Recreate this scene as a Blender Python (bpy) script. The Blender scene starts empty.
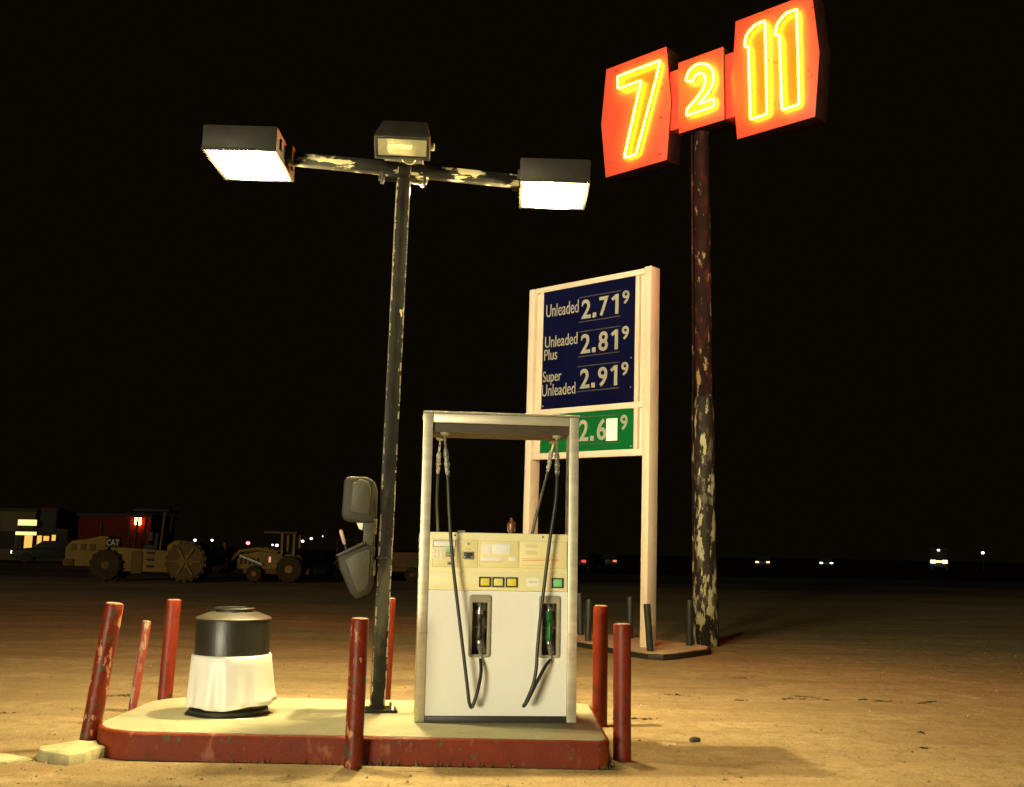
import bpy, bmesh, math, random
from mathutils import Vector, Matrix, noise as mnoise
random.seed(7)
R = math.radians
scene = bpy.context.scene
COL = scene.collection

# ------------------------------------------------------------------ camera, night sky, far light, exposure
cd = bpy.data.cameras.new('camera'); cam = bpy.data.objects.new('camera', cd); COL.objects.link(cam)
cd.sensor_fit = 'HORIZONTAL'; cd.sensor_width = 36.0; cd.lens = 36.0 * 1050 / 1024
cd.clip_start = 0.05; cd.clip_end = 3000
cam.matrix_world = (Matrix.Translation((0, 0, 1.4)) @ Matrix.Rotation(math.pi / 2 + math.atan(158.5 / 1050), 4, 'X')
                    @ Matrix.Rotation(R(1.1), 4, 'Z'))
scene.camera = cam
w = bpy.data.worlds.new('World'); scene.world = w; w.use_nodes = True
bg = w.node_tree.nodes['Background']
bg.inputs['Color'].default_value = (0.0024, 0.0015, 0.0005, 1); bg.inputs['Strength'].default_value = 1.0
sl = bpy.data.lights.new('sun', 'SUN'); sun = bpy.data.objects.new('sun', sl); COL.objects.link(sun)
sl.energy = 3.9; sl.angle = R(16); sl.color = (1.0, 0.91, 0.62)
sun.rotation_euler = Vector((0.40, 0.91, -0.008)).to_track_quat('-Z', 'Y').to_euler()
vs = scene.view_settings
vs.view_transform = 'Standard'; vs.look = 'None'; vs.exposure = 0.35; vs.gamma = 1.0
scene.cycles.use_denoising = True
scene.cycles.max_bounces = 6
scene.cycles.sample_clamp_indirect = 8.0
LAMP = 28.0
BULB = 720.0
FLOOD = 400.0
NEON = 220.0

# ------------------------------------------------------------------ helpers
class MB:
    def __init__(s): s.v = []; s.f = []
    def add(s, vs_, fs):
        o = len(s.v); s.v += [tuple(p) for p in vs_]; s.f += [tuple(i + o for i in f) for f in fs]; return s
    def box(s, x0, x1, y0, y1, z0, z1, M=None):
        p = [(x0,y0,z0),(x1,y0,z0),(x1,y1,z0),(x0,y1,z0),(x0,y0,z1),(x1,y0,z1),(x1,y1,z1),(x0,y1,z1)]
        if M is not None: p = [M @ Vector(q) for q in p]
        return s.add(p, [(0,3,2,1),(4,5,6,7),(0,1,5,4),(1,2,6,5),(2,3,7,6),(3,0,4,7)])
    def prism(s, poly, axis, a, b):
        n = len(poly)
        def P(u, w_, t):
            return {'x': (t, u, w_), 'y': (u, t, w_), 'z': (u, w_, t)}[axis]
        vs_ = [P(u, q, a) for u, q in poly] + [P(u, q, b) for u, q in poly]
        return s.add(vs_, [tuple(range(n - 1, -1, -1)), tuple(range(n, 2 * n))] + [(i, (i + 1) % n, n + (i + 1) % n, n + i) for i in range(n)])
    def cyl(s, p0, p1, r0, r1=None, n=16, cap=True):
        r1 = r0 if r1 is None else r1
        p0 = Vector(p0); p1 = Vector(p1); d = (p1 - p0).normalized()
        a = d.orthogonal().normalized(); b = d.cross(a)
        vs_ = [p0 + (a * math.cos(2*math.pi*i/n) + b * math.sin(2*math.pi*i/n)) * r0 for i in range(n)]
        vs_ += [p1 + (a * math.cos(2*math.pi*i/n) + b * math.sin(2*math.pi*i/n)) * r1 for i in range(n)]
        fs = [(i, (i+1) % n, n + (i+1) % n, n + i) for i in range(n)]
        if cap: fs += [tuple(range(n-1, -1, -1)), tuple(range(n, 2*n))]
        return s.add(vs_, fs)
    def tube(s, pts, r, n=10, closed=False):
        pts = [Vector(p) for p in pts]; m = len(pts); rings = []; prev = None
        for i, p in enumerate(pts):
            if closed: t = pts[(i+1) % m] - pts[i-1]
            else: t = pts[min(i+1, m-1)] - pts[max(i-1, 0)]
            t.normalize()
            a = (prev - t * prev.dot(t)) if prev is not None else t.orthogonal()
            a.normalize(); prev = a; b = t.cross(a)
            rr = r[i] if isinstance(r, (list, tuple)) else r
            rings.append([p + (a * math.cos(2*math.pi*k/n) + b * math.sin(2*math.pi*k/n)) * rr for k in range(n)])
        vs_ = [q for ring in rings for q in ring]; fs = []
        for i in range(m if closed else m - 1):
            j = (i + 1) % m
            for k in range(n): fs.append((i*n + k, i*n + (k+1) % n, j*n + (k+1) % n, j*n + k))
        if not closed: fs += [tuple(range(n-1, -1, -1)), tuple((m-1)*n + k for k in range(n))]
        return s.add(vs_, fs)
    def lathe(s, prof, n=32, c=(0, 0), fn=None, capb=True, capt=True):
        vs_ = []; m = len(prof)
        for (r, z) in prof:
            for k in range(n):
                t = 2*math.pi*k/n; rr = r if fn is None else fn(r, z, t)
                zz = z
                if isinstance(rr, tuple): rr, zz = rr
                vs_.append((c[0] + rr*math.cos(t), c[1] + rr*math.sin(t), zz))
        fs = [(i*n + k, i*n + (k+1) % n, (i+1)*n + (k+1) % n, (i+1)*n + k) for i in range(m-1) for k in range(n)]
        if capb: fs.append(tuple(range(n-1, -1, -1)))
        if capt: fs.append(tuple((m-1)*n + k for k in range(n)))
        return s.add(vs_, fs)
    def build(s, name, mat, parent=None, bevel=0, smooth=False, seg=2, ang=35):
        me = bpy.data.meshes.new(name); me.from_pydata(s.v, [], s.f)
        bm = bmesh.new(); bm.from_mesh(me)
        bmesh.ops.recalc_face_normals(bm, faces=bm.faces[:])
        if bevel:
            es = [e for e in bm.edges if len(e.link_faces) == 2 and e.calc_face_angle(0) > R(30)]
            bmesh.ops.bevel(bm, geom=es, offset=bevel, segments=seg, profile=0.5, affect='EDGES', clamp_overlap=True)
        bm.to_mesh(me); bm.free()
        if smooth or bevel:
            for p in me.polygons: p.use_smooth = True
            me.set_sharp_from_angle(angle=R(ang))
        o = bpy.data.objects.new(name, me); COL.objects.link(o); me.materials.append(mat)
        if parent is not None: o.parent = parent
        return o

def tag(o, label, cat, group=None, kind=None):
    o['label'] = label; o['category'] = cat
    if group: o['group'] = group
    if kind: o['kind'] = kind
    return o
def thing(name, label, cat, loc=(0, 0, 0), rz=0, group=None):
    o = bpy.data.objects.new(name, None); COL.objects.link(o); o.empty_display_size = 0.2
    o.location = loc; o.rotation_euler = (0, 0, rz)
    return tag(o, label, cat, group)
def structure(o): o['kind'] = 'structure'; return o
def smoothpath(pts, k=6, closed=False):
    P = [Vector(p) for p in pts]; out = []; m = len(P)
    rng = range(m) if closed else range(m - 1)
    for i in rng:
        if closed: a, b, c, d = P[i-1], P[i], P[(i+1) % m], P[(i+2) % m]
        else: a, b, c, d = P[max(i-1, 0)], P[i], P[i+1], P[min(i+2, m-1)]
        for j in range(k):
            t = j / k
            out.append(0.5 * ((2*b) + (c - a)*t + (2*a - 5*b + 4*c - d)*t*t + (3*b - a - 3*c + d)*t**3))
    if not closed: out.append(P[-1])
    return out
def roundcorner(pts, rad, k=4):
    P = [Vector(p) for p in pts]; out = []; m = len(P)
    for i in range(m):
        a, b, c = P[i-1], P[i], P[(i+1) % m]
        u = (a - b); v = (c - b); r = min(rad, u.length*0.45, v.length*0.45)
        p0 = b + u.normalized()*r; p1 = b + v.normalized()*r
        for j in range(k+1):
            t = j / k; out.append((1-t)**2*p0 + 2*t*(1-t)*b + t*t*p1)
    return out
def roundrect(x0, x1, y0, y1, radii, k=8):
    cs = [(x0, y0, radii[0], 180), (x1, y0, radii[1], 270), (x1, y1, radii[2], 0), (x0, y1, radii[3], 90)]; out = []
    for x, y, r, a0 in cs:
        cx = x + r if x == x0 else x - r; cy = y + r if y == y0 else y - r
        for j in range(k + 1):
            a = R(a0 + 90*j/k); out.append((cx + r*math.cos(a), cy + r*math.sin(a)))
    return out

# ------------------------------------------------------------------ materials
def nd(nt, t, **kw):
    n = nt.nodes.new(t)
    for k, v in kw.items(): setattr(n, k, v)
    return n
def mat(name, col, rough=0.6, metal=0.0, var=0.15, vscale=6.0, bump=0.15, bscale=60.0, chip=None, stretch=(1, 1, 1), spec=0.5, dirt=None, rvar=0.12, wear=None):
    m = bpy.data.materials.new(name); m.use_nodes = True; nt = m.node_tree; L = nt.links
    b = nt.nodes['Principled BSDF']; b.inputs['Roughness'].default_value = rough; b.inputs['Metallic'].default_value = metal
    b.inputs['Specular IOR Level'].default_value = spec
    tc = nd(nt, 'ShaderNodeTexCoord'); mp = nd(nt, 'ShaderNodeMapping'); mp.inputs['Scale'].default_value = stretch
    L.new(tc.outputs['Object'], mp.inputs['Vector'])
    n1 = nd(nt, 'ShaderNodeTexNoise'); n1.inputs['Scale'].default_value = vscale; n1.inputs['Detail'].default_value = 6; n1.inputs['Roughness'].default_value = 0.6
    L.new(mp.outputs[0], n1.inputs['Vector'])
    mx = nd(nt, 'ShaderNodeMix', data_type='RGBA'); cr = nd(nt, 'ShaderNodeValToRGB')
    cr.color_ramp.elements[0].position = 0.3; cr.color_ramp.elements[1].position = 0.7
    L.new(n1.outputs['Fac'], cr.inputs['Fac']); L.new(cr.outputs['Color'], mx.inputs['Factor'])
    mx.inputs['A'].default_value = (*[c*(1-var) for c in col], 1); mx.inputs['B'].default_value = (*[min(1, c*(1+var)) for c in col], 1)
    out = mx.outputs['Result']
    for q in (dirt, chip):
        if not q: continue
        c2, thr, sc, soft = q[:4]; st = q[4] if len(q) > 4 else (1, 1, 1)
        mp2 = nd(nt, 'ShaderNodeMapping'); mp2.inputs['Scale'].default_value = st; mp2.inputs['Location'].default_value = (3.7, 1.3, 7.9)
        L.new(tc.outputs['Object'], mp2.inputs['Vector'])
        n2 = nd(nt, 'ShaderNodeTexNoise'); n2.inputs['Scale'].default_value = sc; n2.inputs['Detail'].default_value = 7; n2.inputs['Roughness'].default_value = 0.62
        L.new(mp2.outputs[0], n2.inputs['Vector'])
        r2 = nd(nt, 'ShaderNodeValToRGB'); r2.color_ramp.elements[0].position = thr; r2.color_ramp.elements[1].position = min(1, thr + soft)
        fac = n2.outputs['Fac']
        if wear and q is chip:
            sp = nd(nt, 'ShaderNodeSeparateXYZ'); L.new(tc.outputs['Object'], sp.inputs[0])
            mw = nd(nt, 'ShaderNodeMapRange'); mw.inputs['From Min'].default_value = wear[0]; mw.inputs['From Max'].default_value = wear[1]; mw.inputs['To Min'].default_value = wear[2]; mw.inputs['To Max'].default_value = 0
            L.new(sp.outputs['Z'], mw.inputs['Value']); ad = nd(nt, 'ShaderNodeMath', operation='ADD'); L.new(fac, ad.inputs[0]); L.new(mw.outputs[0], ad.inputs[1]); fac = ad.outputs[0]
        L.new(fac, r2.inputs['Fac'])
        m2 = nd(nt, 'ShaderNodeMix', data_type='RGBA'); L.new(r2.outputs['Color'], m2.inputs['Factor'])
        L.new(out, m2.inputs['A']); m2.inputs['B'].default_value = (*c2, 1); out = m2.outputs['Result']
    L.new(out, b.inputs['Base Color'])
    n3 = nd(nt, 'ShaderNodeTexNoise'); n3.inputs['Scale'].default_value = bscale; n3.inputs['Detail'].default_value = 5
    L.new(mp.outputs[0], n3.inputs['Vector'])
    if rvar:
        mr = nd(nt, 'ShaderNodeMapRange'); mr.inputs['To Min'].default_value = max(0.03, rough - rvar); mr.inputs['To Max'].default_value = min(1, rough + rvar)
        L.new(n1.outputs['Fac'], mr.inputs['Value']); L.new(mr.outputs[0], b.inputs['Roughness'])
    if bump:
        bp = nd(nt, 'ShaderNodeBump'); bp.inputs['Strength'].default_value = bump; bp.inputs['Distance'].default_value = 0.01
        L.new(n3.outputs['Fac'], bp.inputs['Height']); L.new(bp.outputs[0], b.inputs['Normal'])
    return m
def emit(name, col, strength):
    m = bpy.data.materials.new(name); m.use_nodes = True; nt = m.node_tree
    b = nt.nodes['Principled BSDF']; b.inputs['Base Color'].default_value = (0.03, 0.03, 0.03, 1); b.inputs['Roughness'].default_value = 0.5; b.inputs['Specular IOR Level'].default_value = 0.1
    b.inputs['Emission Color'].default_value = (*col, 1); b.inputs['Emission Strength'].default_value = strength
    return m
M = {}
M['concrete'] = mat('island_concrete', (0.2732, 0.2530, 0.1518), 0.9, var=0.16, vscale=2.2, bump=0.35, bscale=140, dirt=((0.22, 0.19, 0.12), 0.50, 2.0, 0.25), chip=((0.20, 0.17, 0.11), 0.63, 14, 0.03))
M['red'] = mat('red_paint', (0.1473, 0.0142, 0.0038), 0.45, spec=0.3, var=0.28, vscale=5, bump=0.25, bscale=45, dirt=((0.20, 0.035, 0.02), 0.50, 4, 0.2), chip=((0.045, 0.022, 0.015), 0.60, 8, 0.015))
M['redkerb'] = mat('red_kerb_paint', (0.1656, 0.0245, 0.0058), 0.6, spec=0.2, var=0.25, vscale=4, bump=0.4, bscale=35, dirt=((0.27, 0.10, 0.05), 0.56, 6, 0.10, (1, 1, 0.6)), chip=((0.10, 0.075, 0.03), 0.635, 15, 0.02))
M['redworn'] = mat('worn_red_pipe', (0.26, 0.040, 0.02), 0.5, var=0.3, vscale=9, bump=0.3, bscale=60, chip=((0.36, 0.27, 0.18), 0.53, 14, 0.06, (1, 1, 0.35)))
M['redscuff'] = mat('scuffed_red_paint', (0.1473, 0.0152, 0.0038), 0.42, spec=0.3, var=0.3, vscale=6, bump=0.3, bscale=45, dirt=((0.48, 0.20, 0.10), 0.575, 18, 0.03, (1, 1, 0.4)), chip=((0.07, 0.06, 0.03), 0.585, 7, 0.02))
M['pipefill'] = mat('pipe_fill', (0.20, 0.15, 0.09), 0.9, var=0.25, vscale=20)
M['blackpole'] = mat('peeling_dark_paint', (0.0154, 0.0140, 0.0091), 0.42, spec=0.2, var=0.35, vscale=7, bump=0.3, bscale=40, dirt=((0.075, 0.068, 0.04), 0.56, 3, 0.1, (1, 1, 0.3)), chip=((0.55, 0.48, 0.30), 0.66, 16, 0.02, (1, 1, 0.3)))
M['blackarm'] = mat('peeling_arm_paint', (0.0126, 0.0112, 0.0077), 0.4, spec=0.2, var=0.35, vscale=7, bump=0.3, bscale=40, chip=((0.50, 0.42, 0.22), 0.55, 13, 0.03, (0.3, 1, 1)))
M['chipedge'] = mat('bare_edge', (0.55, 0.48, 0.28), 0.35, metal=0.5, var=0.3, vscale=30)
M['housing'] = mat('lamp_housing', (0.0248, 0.0212, 0.0149), 0.55, spec=0.2, var=0.2)
M['lens'] = emit('lit_lamp_lens', (1.0, 0.85, 0.45), LAMP)
M['dullglass'] = mat('unlit_lamp_glass', (0.38, 0.34, 0.18), 0.25, var=0.25, vscale=4, bump=0.2, bscale=25)
M['steel'] = mat('brushed_steel', (0.60, 0.55, 0.40), 0.42, metal=0.55, var=0.14, vscale=3, bump=0.08, bscale=30, stretch=(1, 1, 6), dirt=((0.30, 0.26, 0.17), 0.62, 4, 0.2))
M['chrome'] = mat('fitting_metal', (0.62, 0.60, 0.52), 0.28, metal=0.8, var=0.2, vscale=40)
M['soffit'] = mat('brown_soffit', (0.05, 0.035, 0.018), 0.7)
M['white'] = mat('white_enamel', (0.86, 0.85, 0.76), 0.35, var=0.03, vscale=2, bump=0.03, dirt=((0.70, 0.66, 0.52), 0.66, 3, 0.2))
M['cream'] = mat('cream_panel', (0.8560, 0.7840, 0.4320), 0.45, var=0.04, vscale=3, bump=0.04)
M['cream2'] = mat('cream_inset', (0.8208, 0.7168, 0.3600), 0.5, var=0.05, vscale=3, bump=0.04)
M['greypl'] = mat('grey_plastic', (0.30, 0.27, 0.18), 0.5)
M['dark'] = mat('dark_plastic', (0.035, 0.03, 0.022), 0.45)
M['rubber'] = mat('hose_rubber', (0.022, 0.02, 0.015), 0.42, var=0.2)
M['recess'] = mat('holster_liner', (0.17, 0.14, 0.085), 0.55, var=0.3, vscale=9)
M['green'] = mat('green_nozzle', (0.015, 0.24, 0.06), 0.4, var=0.1)
M['lightgreen'] = mat('green_button', (0.20, 0.62, 0.26), 0.4, var=0.05)
M['yellow'] = mat('yellow_button', (0.80, 0.66, 0.05), 0.4, var=0.05)
M['paleyellow'] = mat('pale_yellow_button', (0.82, 0.74, 0.22), 0.4, var=0.05)
M['lcd'] = mat('display_glass', (0.88, 0.87, 0.80), 0.15, var=0.03, bump=0)
M['print'] = mat('orange_print', (0.72, 0.30, 0.12), 0.6, var=0.05)
M['paper'] = mat('paper_label', (0.86, 0.84, 0.70), 0.7, var=0.03)
M['faint'] = mat('faint_print', (0.60, 0.50, 0.26), 0.7, var=0.05)
M['postpaint'] = mat('sign_post_paint', (0.6400, 0.5032, 0.3700), 0.5, var=0.08, vscale=2, dirt=((0.55, 0.45, 0.32), 0.62, 3, 0.2))
M['blue'] = mat('blue_panel', (0.0031, 0.0036, 0.0229), 0.35, spec=0.1, var=0.15, vscale=1.5, bump=0.03)
M['signgreen'] = mat('green_panel', (0.0039, 0.0910, 0.0195), 0.35, spec=0.15, var=0.1, vscale=1.5, bump=0.03)
M['letter'] = mat('sign_letter', (0.3039, 0.2762, 0.2099), 0.5, var=0.06)
M['rail'] = mat('digit_rail', (0.07, 0.055, 0.04), 0.5)
M['neonface'] = mat('orange_enamel', (0.7038, 0.0786, 0.0360), 0.4, var=0.07, vscale=2, bump=0.05, bscale=20, dirt=((0.62, 0.10, 0.03), 0.62, 2.5, 0.2), chip=((0.03, 0.01, 0.005), 0.655, 8, 0.015))
M['neonpaint'] = mat('painted_numeral', (0.3200, 0.0585, 0.0100), 0.45, var=0.15, vscale=3)
M['neonside'] = mat('sign_cabinet_side', (0.0300, 0.0100, 0.0060), 0.6, spec=0.1, var=0.3, vscale=4)
M['neonlink'] = mat('red_link_panel', (0.70, 0.06, 0.03), 0.5, var=0.2, vscale=3)
M['neon'] = emit('neon_tube', (1.0, 0.14, 0.0035), NEON)
M['tubeclip'] = mat('tube_support', (0.05, 0.03, 0.02), 0.5)
M['oldpole'] = mat('peeling_sign_pole', (0.018, 0.013, 0.008), 0.6, spec=0.15, var=0.35, vscale=5, bump=0.5, bscale=25, dirt=((0.09, 0.072, 0.04), 0.55, 6, 0.06, (1, 1, 0.45)), chip=((0.33, 0.29, 0.17), 0.615, 9, 0.03, (1, 1, 0.32)), wear=(0.0, 6.0, 0.10))
M['oldpole2'] = mat('peeling_pole_neon_tint', (0.014, 0.0055, 0.004), 0.8, spec=0.1, var=0.4, vscale=5, bump=0.5, bscale=25, dirt=((0.05, 0.012, 0.007), 0.52, 5, 0.1, (1, 1, 0.4)), chip=((0.26, 0.17, 0.09), 0.61, 11, 0.03, (1, 1, 0.3)), wear=(3.9, 7.5, 0.055))  # peeling paint, with the neon's red light put into the base colour
M['binblack'] = mat('black_bin_plastic', (0.022, 0.022, 0.014), 0.38, var=0.25, vscale=3, stretch=(1, 1, 0.2))
M['binlid'] = mat('bin_lid', (0.0392, 0.0308, 0.0196), 0.5, var=0.3, vscale=5)
M['bag'] = mat('white_bag_plastic', (0.8800, 0.8624, 0.7680), 0.4, var=0.05, vscale=5, bump=0.6, bscale=11, stretch=(1, 1, 0.3))
M['unit'] = mat('service_unit_grey', (0.0581, 0.0541, 0.0329), 0.5, spec=0.25, var=0.1)
M['unit2'] = mat('service_unit_dark', (0.0290, 0.0244, 0.0135), 0.55, spec=0.25, var=0.1)
M['handle'] = mat('squeegee_handle', (0.5600, 0.3500, 0.2940), 0.4)
M['blackkerb'] = mat('black_kerb', (0.025, 0.02, 0.014), 0.5, spec=0.2, var=0.4, vscale=5, chip=((0.14, 0.10, 0.06), 0.66, 8, 0.05))
M['tanslab'] = mat('tan_slab', (0.40, 0.29, 0.18), 0.9, var=0.2, vscale=2, bump=0.3)
M['blackpost'] = mat('black_bollard_paint', (0.022, 0.022, 0.018), 0.45, spec=0.25, var=0.3)
M['stone'] = mat('broken_concrete', (0.33, 0.29, 0.15), 0.95, var=0.25, vscale=6, bump=0.8, bscale=25, dirt=((0.16, 0.18, 0.05), 0.56, 5, 0.15))
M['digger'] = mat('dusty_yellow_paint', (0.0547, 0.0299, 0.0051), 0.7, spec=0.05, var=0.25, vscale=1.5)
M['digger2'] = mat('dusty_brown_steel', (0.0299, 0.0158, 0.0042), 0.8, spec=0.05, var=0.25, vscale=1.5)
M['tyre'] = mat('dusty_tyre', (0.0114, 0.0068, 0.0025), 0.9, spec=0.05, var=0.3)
M['machdark'] = mat('machine_dark', (0.006, 0.005, 0.003), 0.7, spec=0.05)
M['logo'] = mat('machine_letter', (0.1320, 0.1140, 0.0840), 0.6, spec=0.1)
M['reflector'] = mat('orange_reflector', (0.6, 0.12, 0.02), 0.4)
M['farwall'] = mat('far_tan_wall', (0.0182, 0.0136, 0.0073), 0.85, spec=0.02, vscale=0.4)
M['farred'] = mat('far_red_wall', (0.0162, 0.0018, 0.0011), 0.85, spec=0.02, vscale=0.4)
M['fargrey'] = mat('far_grey_wall', (0.0072, 0.0062, 0.0041), 0.85, spec=0.02, vscale=0.4)
M['fardark'] = mat('far_dark_roof', (0.006, 0.005, 0.004), 0.85, spec=0.02, vscale=0.4)
M['carpaint'] = mat('dark_car_paint', (0.005, 0.0045, 0.004), 0.55, spec=0.1)
M['carglass'] = mat('car_glass', (0.006, 0.006, 0.006), 0.4, spec=0.15, bump=0)
M['headlight'] = emit('lit_headlight', (1.0, 0.85, 0.72), 4)
M['headwarm'] = emit('lit_warm_headlight', (1.0, 0.50, 0.20), 4)
M['taillight'] = emit('lit_taillight', (1.0, 0.03, 0.03), 2.2)
M['sidelight'] = emit('lit_amber_marker', (1.0, 0.24, 0.09), 0.9)
M['winlit'] = emit('lit_window', (1.0, 0.42, 0.07), 1.0)
M['winbright'] = emit('lit_window_bright', (1.0, 0.62, 0.20), 1.5)
M['signlit'] = emit('lit_sign_panel', (1.0, 0.60, 0.20), 1.4)
M['walllamp'] = emit('lit_wall_lamp', (1.0, 0.16, 0.02), 160)
M['farlamp'] = emit('far_lamp', (1.0, 0.88, 0.80), 5)
M['farred2'] = emit('far_red_lamp', (1.0, 0.10, 0.14), 6)
M['stain'] = mat('dark_litter', (0.035, 0.025, 0.015), 0.95)
M['grass'] = mat('dry_weed', (0.10, 0.12, 0.03), 0.9)

# ------------------------------------------------------------------ ground
def ground_material():
    m = bpy.data.materials.new('packed_dirt'); m.use_nodes = True; nt = m.node_tree; L = nt.links
    b = nt.nodes['Principled BSDF']; b.inputs['Roughness'].default_value = 0.95; b.inputs['Specular IOR Level'].default_value = 0.0
    tc = nd(nt, 'ShaderNodeTexCoord')
    def nz(scale, detail=6, rough=0.6, st=(1, 1, 1)):
        mp = nd(nt, 'ShaderNodeMapping'); mp.inputs['Scale'].default_value = st; L.new(tc.outputs['Object'], mp.inputs['Vector'])
        n = nd(nt, 'ShaderNodeTexNoise'); n.inputs['Scale'].default_value = scale; n.inputs['Detail'].default_value = detail; n.inputs['Roughness'].default_value = rough
        L.new(mp.outputs[0], n.inputs['Vector']); return n.outputs['Fac']
    def ramp(x, a, b_):
        r = nd(nt, 'ShaderNodeValToRGB'); r.color_ramp.elements[0].position = a; r.color_ramp.elements[1].position = b_; L.new(x, r.inputs['Fac']); return r.outputs['Color']
    def mixc(f, A, B):
        x = nd(nt, 'ShaderNodeMix', data_type='RGBA'); L.new(f, x.inputs['Factor'])
        if isinstance(A, tuple): x.inputs['A'].default_value = (*A, 1)
        else: L.new(A, x.inputs['A'])
        x.inputs['B'].default_value = (*B, 1); return x.outputs['Result']
    c = mixc(ramp(nz(0.35, 5), 0.35, 0.68), (0.33, 0.25, 0.137), (0.25, 0.183, 0.096))
    c = mixc(ramp(nz(1.6, 6, 0.65, (0.35, 1.2, 1)), 0.50, 0.75), c, (0.20, 0.14, 0.07))
    c = mixc(ramp(nz(7, 6, 0.7), 0.48, 0.72), c, (0.19, 0.13, 0.064))
    c = mixc(ramp(nz(0.9, 5, 0.6, (0.25, 1.5, 1)), 0.45, 0.70), c, (0.215, 0.15, 0.078))
    c = mixc(ramp(nz(1.1, 6, 0.7), 0.56, 0.74), c, (0.40, 0.30, 0.165))
    c = mixc(ramp(nz(38, 4, 0.75), 0.54, 0.70), c, (0.12, 0.08, 0.04))
    c = mixc(ramp(nz(60, 3, 0.75), 0.62, 0.72), c, (0.52, 0.41, 0.25))
    c = mixc(ramp(nz(2.8, 7, 0.7, (0.45, 1.6, 1)), 0.655, 0.70), c, (0.11, 0.076, 0.04))
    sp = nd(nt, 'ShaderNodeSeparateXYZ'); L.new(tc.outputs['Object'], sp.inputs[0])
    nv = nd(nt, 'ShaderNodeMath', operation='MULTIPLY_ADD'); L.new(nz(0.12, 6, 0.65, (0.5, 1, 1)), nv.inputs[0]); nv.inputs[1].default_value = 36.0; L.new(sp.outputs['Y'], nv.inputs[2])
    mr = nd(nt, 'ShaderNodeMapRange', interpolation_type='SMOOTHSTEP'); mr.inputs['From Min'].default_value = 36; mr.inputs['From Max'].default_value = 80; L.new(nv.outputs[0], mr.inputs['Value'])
    c = mixc(mr.outputs[0], c, (0.030, 0.024, 0.013))  # dirt turns near-black with distance: the night's fall-off put into the colour
    L.new(c, b.inputs['Base Color'])
    bp = nd(nt, 'ShaderNodeBump'); bp.inputs['Strength'].default_value = 0.8; bp.inputs['Distance'].default_value = 0.02
    L.new(nz(45, 5, 0.7), bp.inputs['Height'])
    bp2 = nd(nt, 'ShaderNodeBump'); bp2.inputs['Strength'].default_value = 0.35; bp2.inputs['Distance'].default_value = 0.12
    L.new(nz(3.0, 5, 0.6), bp2.inputs['Height']); L.new(bp.outputs[0], bp2.inputs['Normal']); L.new(bp2.outputs[0], b.inputs['Normal'])
    return m
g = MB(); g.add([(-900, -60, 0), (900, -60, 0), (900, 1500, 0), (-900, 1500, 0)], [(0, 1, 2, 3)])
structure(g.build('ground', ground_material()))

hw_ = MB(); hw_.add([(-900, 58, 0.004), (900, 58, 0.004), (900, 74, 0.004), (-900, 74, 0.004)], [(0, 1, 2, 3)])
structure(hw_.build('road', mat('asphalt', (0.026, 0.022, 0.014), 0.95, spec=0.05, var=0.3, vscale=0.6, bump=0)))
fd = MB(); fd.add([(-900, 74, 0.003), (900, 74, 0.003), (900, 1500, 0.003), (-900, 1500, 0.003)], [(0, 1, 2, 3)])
structure(fd.build('field', mat('night_black_field', (0.016, 0.013, 0.007), 1.0, spec=0.0, var=0.5, vscale=0.05, bump=0)))  # near-black colour stands in for the unlit distance beyond the road

# loose gravel (nobody could count it)
gm = MB(); rg = random.Random(3)
for i in range(5200):
    y = 5.6 + 15 * rg.random() ** 1.7; x = (rg.random() - 0.5) * (y * 1.15)
    if -2.95 < x < 0.85 and 7.05 < y < 9.1: continue
    if 0.3 < x < 3.2 and 14.3 < y < 18.6: continue
    s = rg.choice([0.004, 0.005, 0.006, 0.008, 0.012]) * (0.7 + 0.6 * rg.random()); a = rg.random() * 6.3
    ca, sa = math.cos(a), math.sin(a)
    P = [(s*1.3*ca, s*1.3*sa, 0), (-s*sa, s*ca, 0), (-s*1.2*ca, -s*1.2*sa, 0), (s*sa, -s*ca, 0)]
    gm.add([(x + p[0], y + p[1], -0.002) for p in P] + [(x + 0.2*s, y, s * (0.6 + 0.5 * rg.random()))], [(0, 1, 4), (1, 2, 4), (2, 3, 4), (3, 0, 4)])
go = gm.build('gravel', mat('loose_gravel', (0.20, 0.15, 0.085), 0.95, spec=0.0, var=0.45, vscale=3, bump=0)); tag(go, 'loose tan gravel scattered over the dirt forecourt', 'gravel', kind='stuff')

# dark litter patches on the dirt
def blot(cx, cy, rx, ry, seed):
    r_ = random.Random(seed); n = 22; pts = []
    for k in range(n):
        t = 2*math.pi*k/n; q = 0.55 + 0.6 * r_.random(); pts.append((cx + rx*q*math.cos(t), cy + ry*q*math.sin(t)))
    return pts
blots = [(2.80, 10.82, 0.10, 0.035), (3.0, 10.98, 0.16, 0.03), (3.18, 10.84, 0.09, 0.03), (2.95, 10.78, 0.07, 0.02), (3.72, 10.75, 0.11, 0.05), (3.58, 10.84, 0.07, 0.025), (4.1, 10.74, 0.14, 0.025),
         (4.25, 10.8, 0.08, 0.02), (1.70, 10.95, 0.16, 0.05), (2.30, 10.6, 0.06, 0.02), (3.41, 8.95, 0.03, 0.02), (2.7, 12.6, 0.2, 0.04), (3.15, 8.2, 0.025, 0.015), (1.15, 9.4, 0.12, 0.03), (-3.6, 10.2, 0.2, 0.04), (-4.2, 9.0, 0.12, 0.03)]
lm = MB(); rl = random.Random(21)
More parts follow.
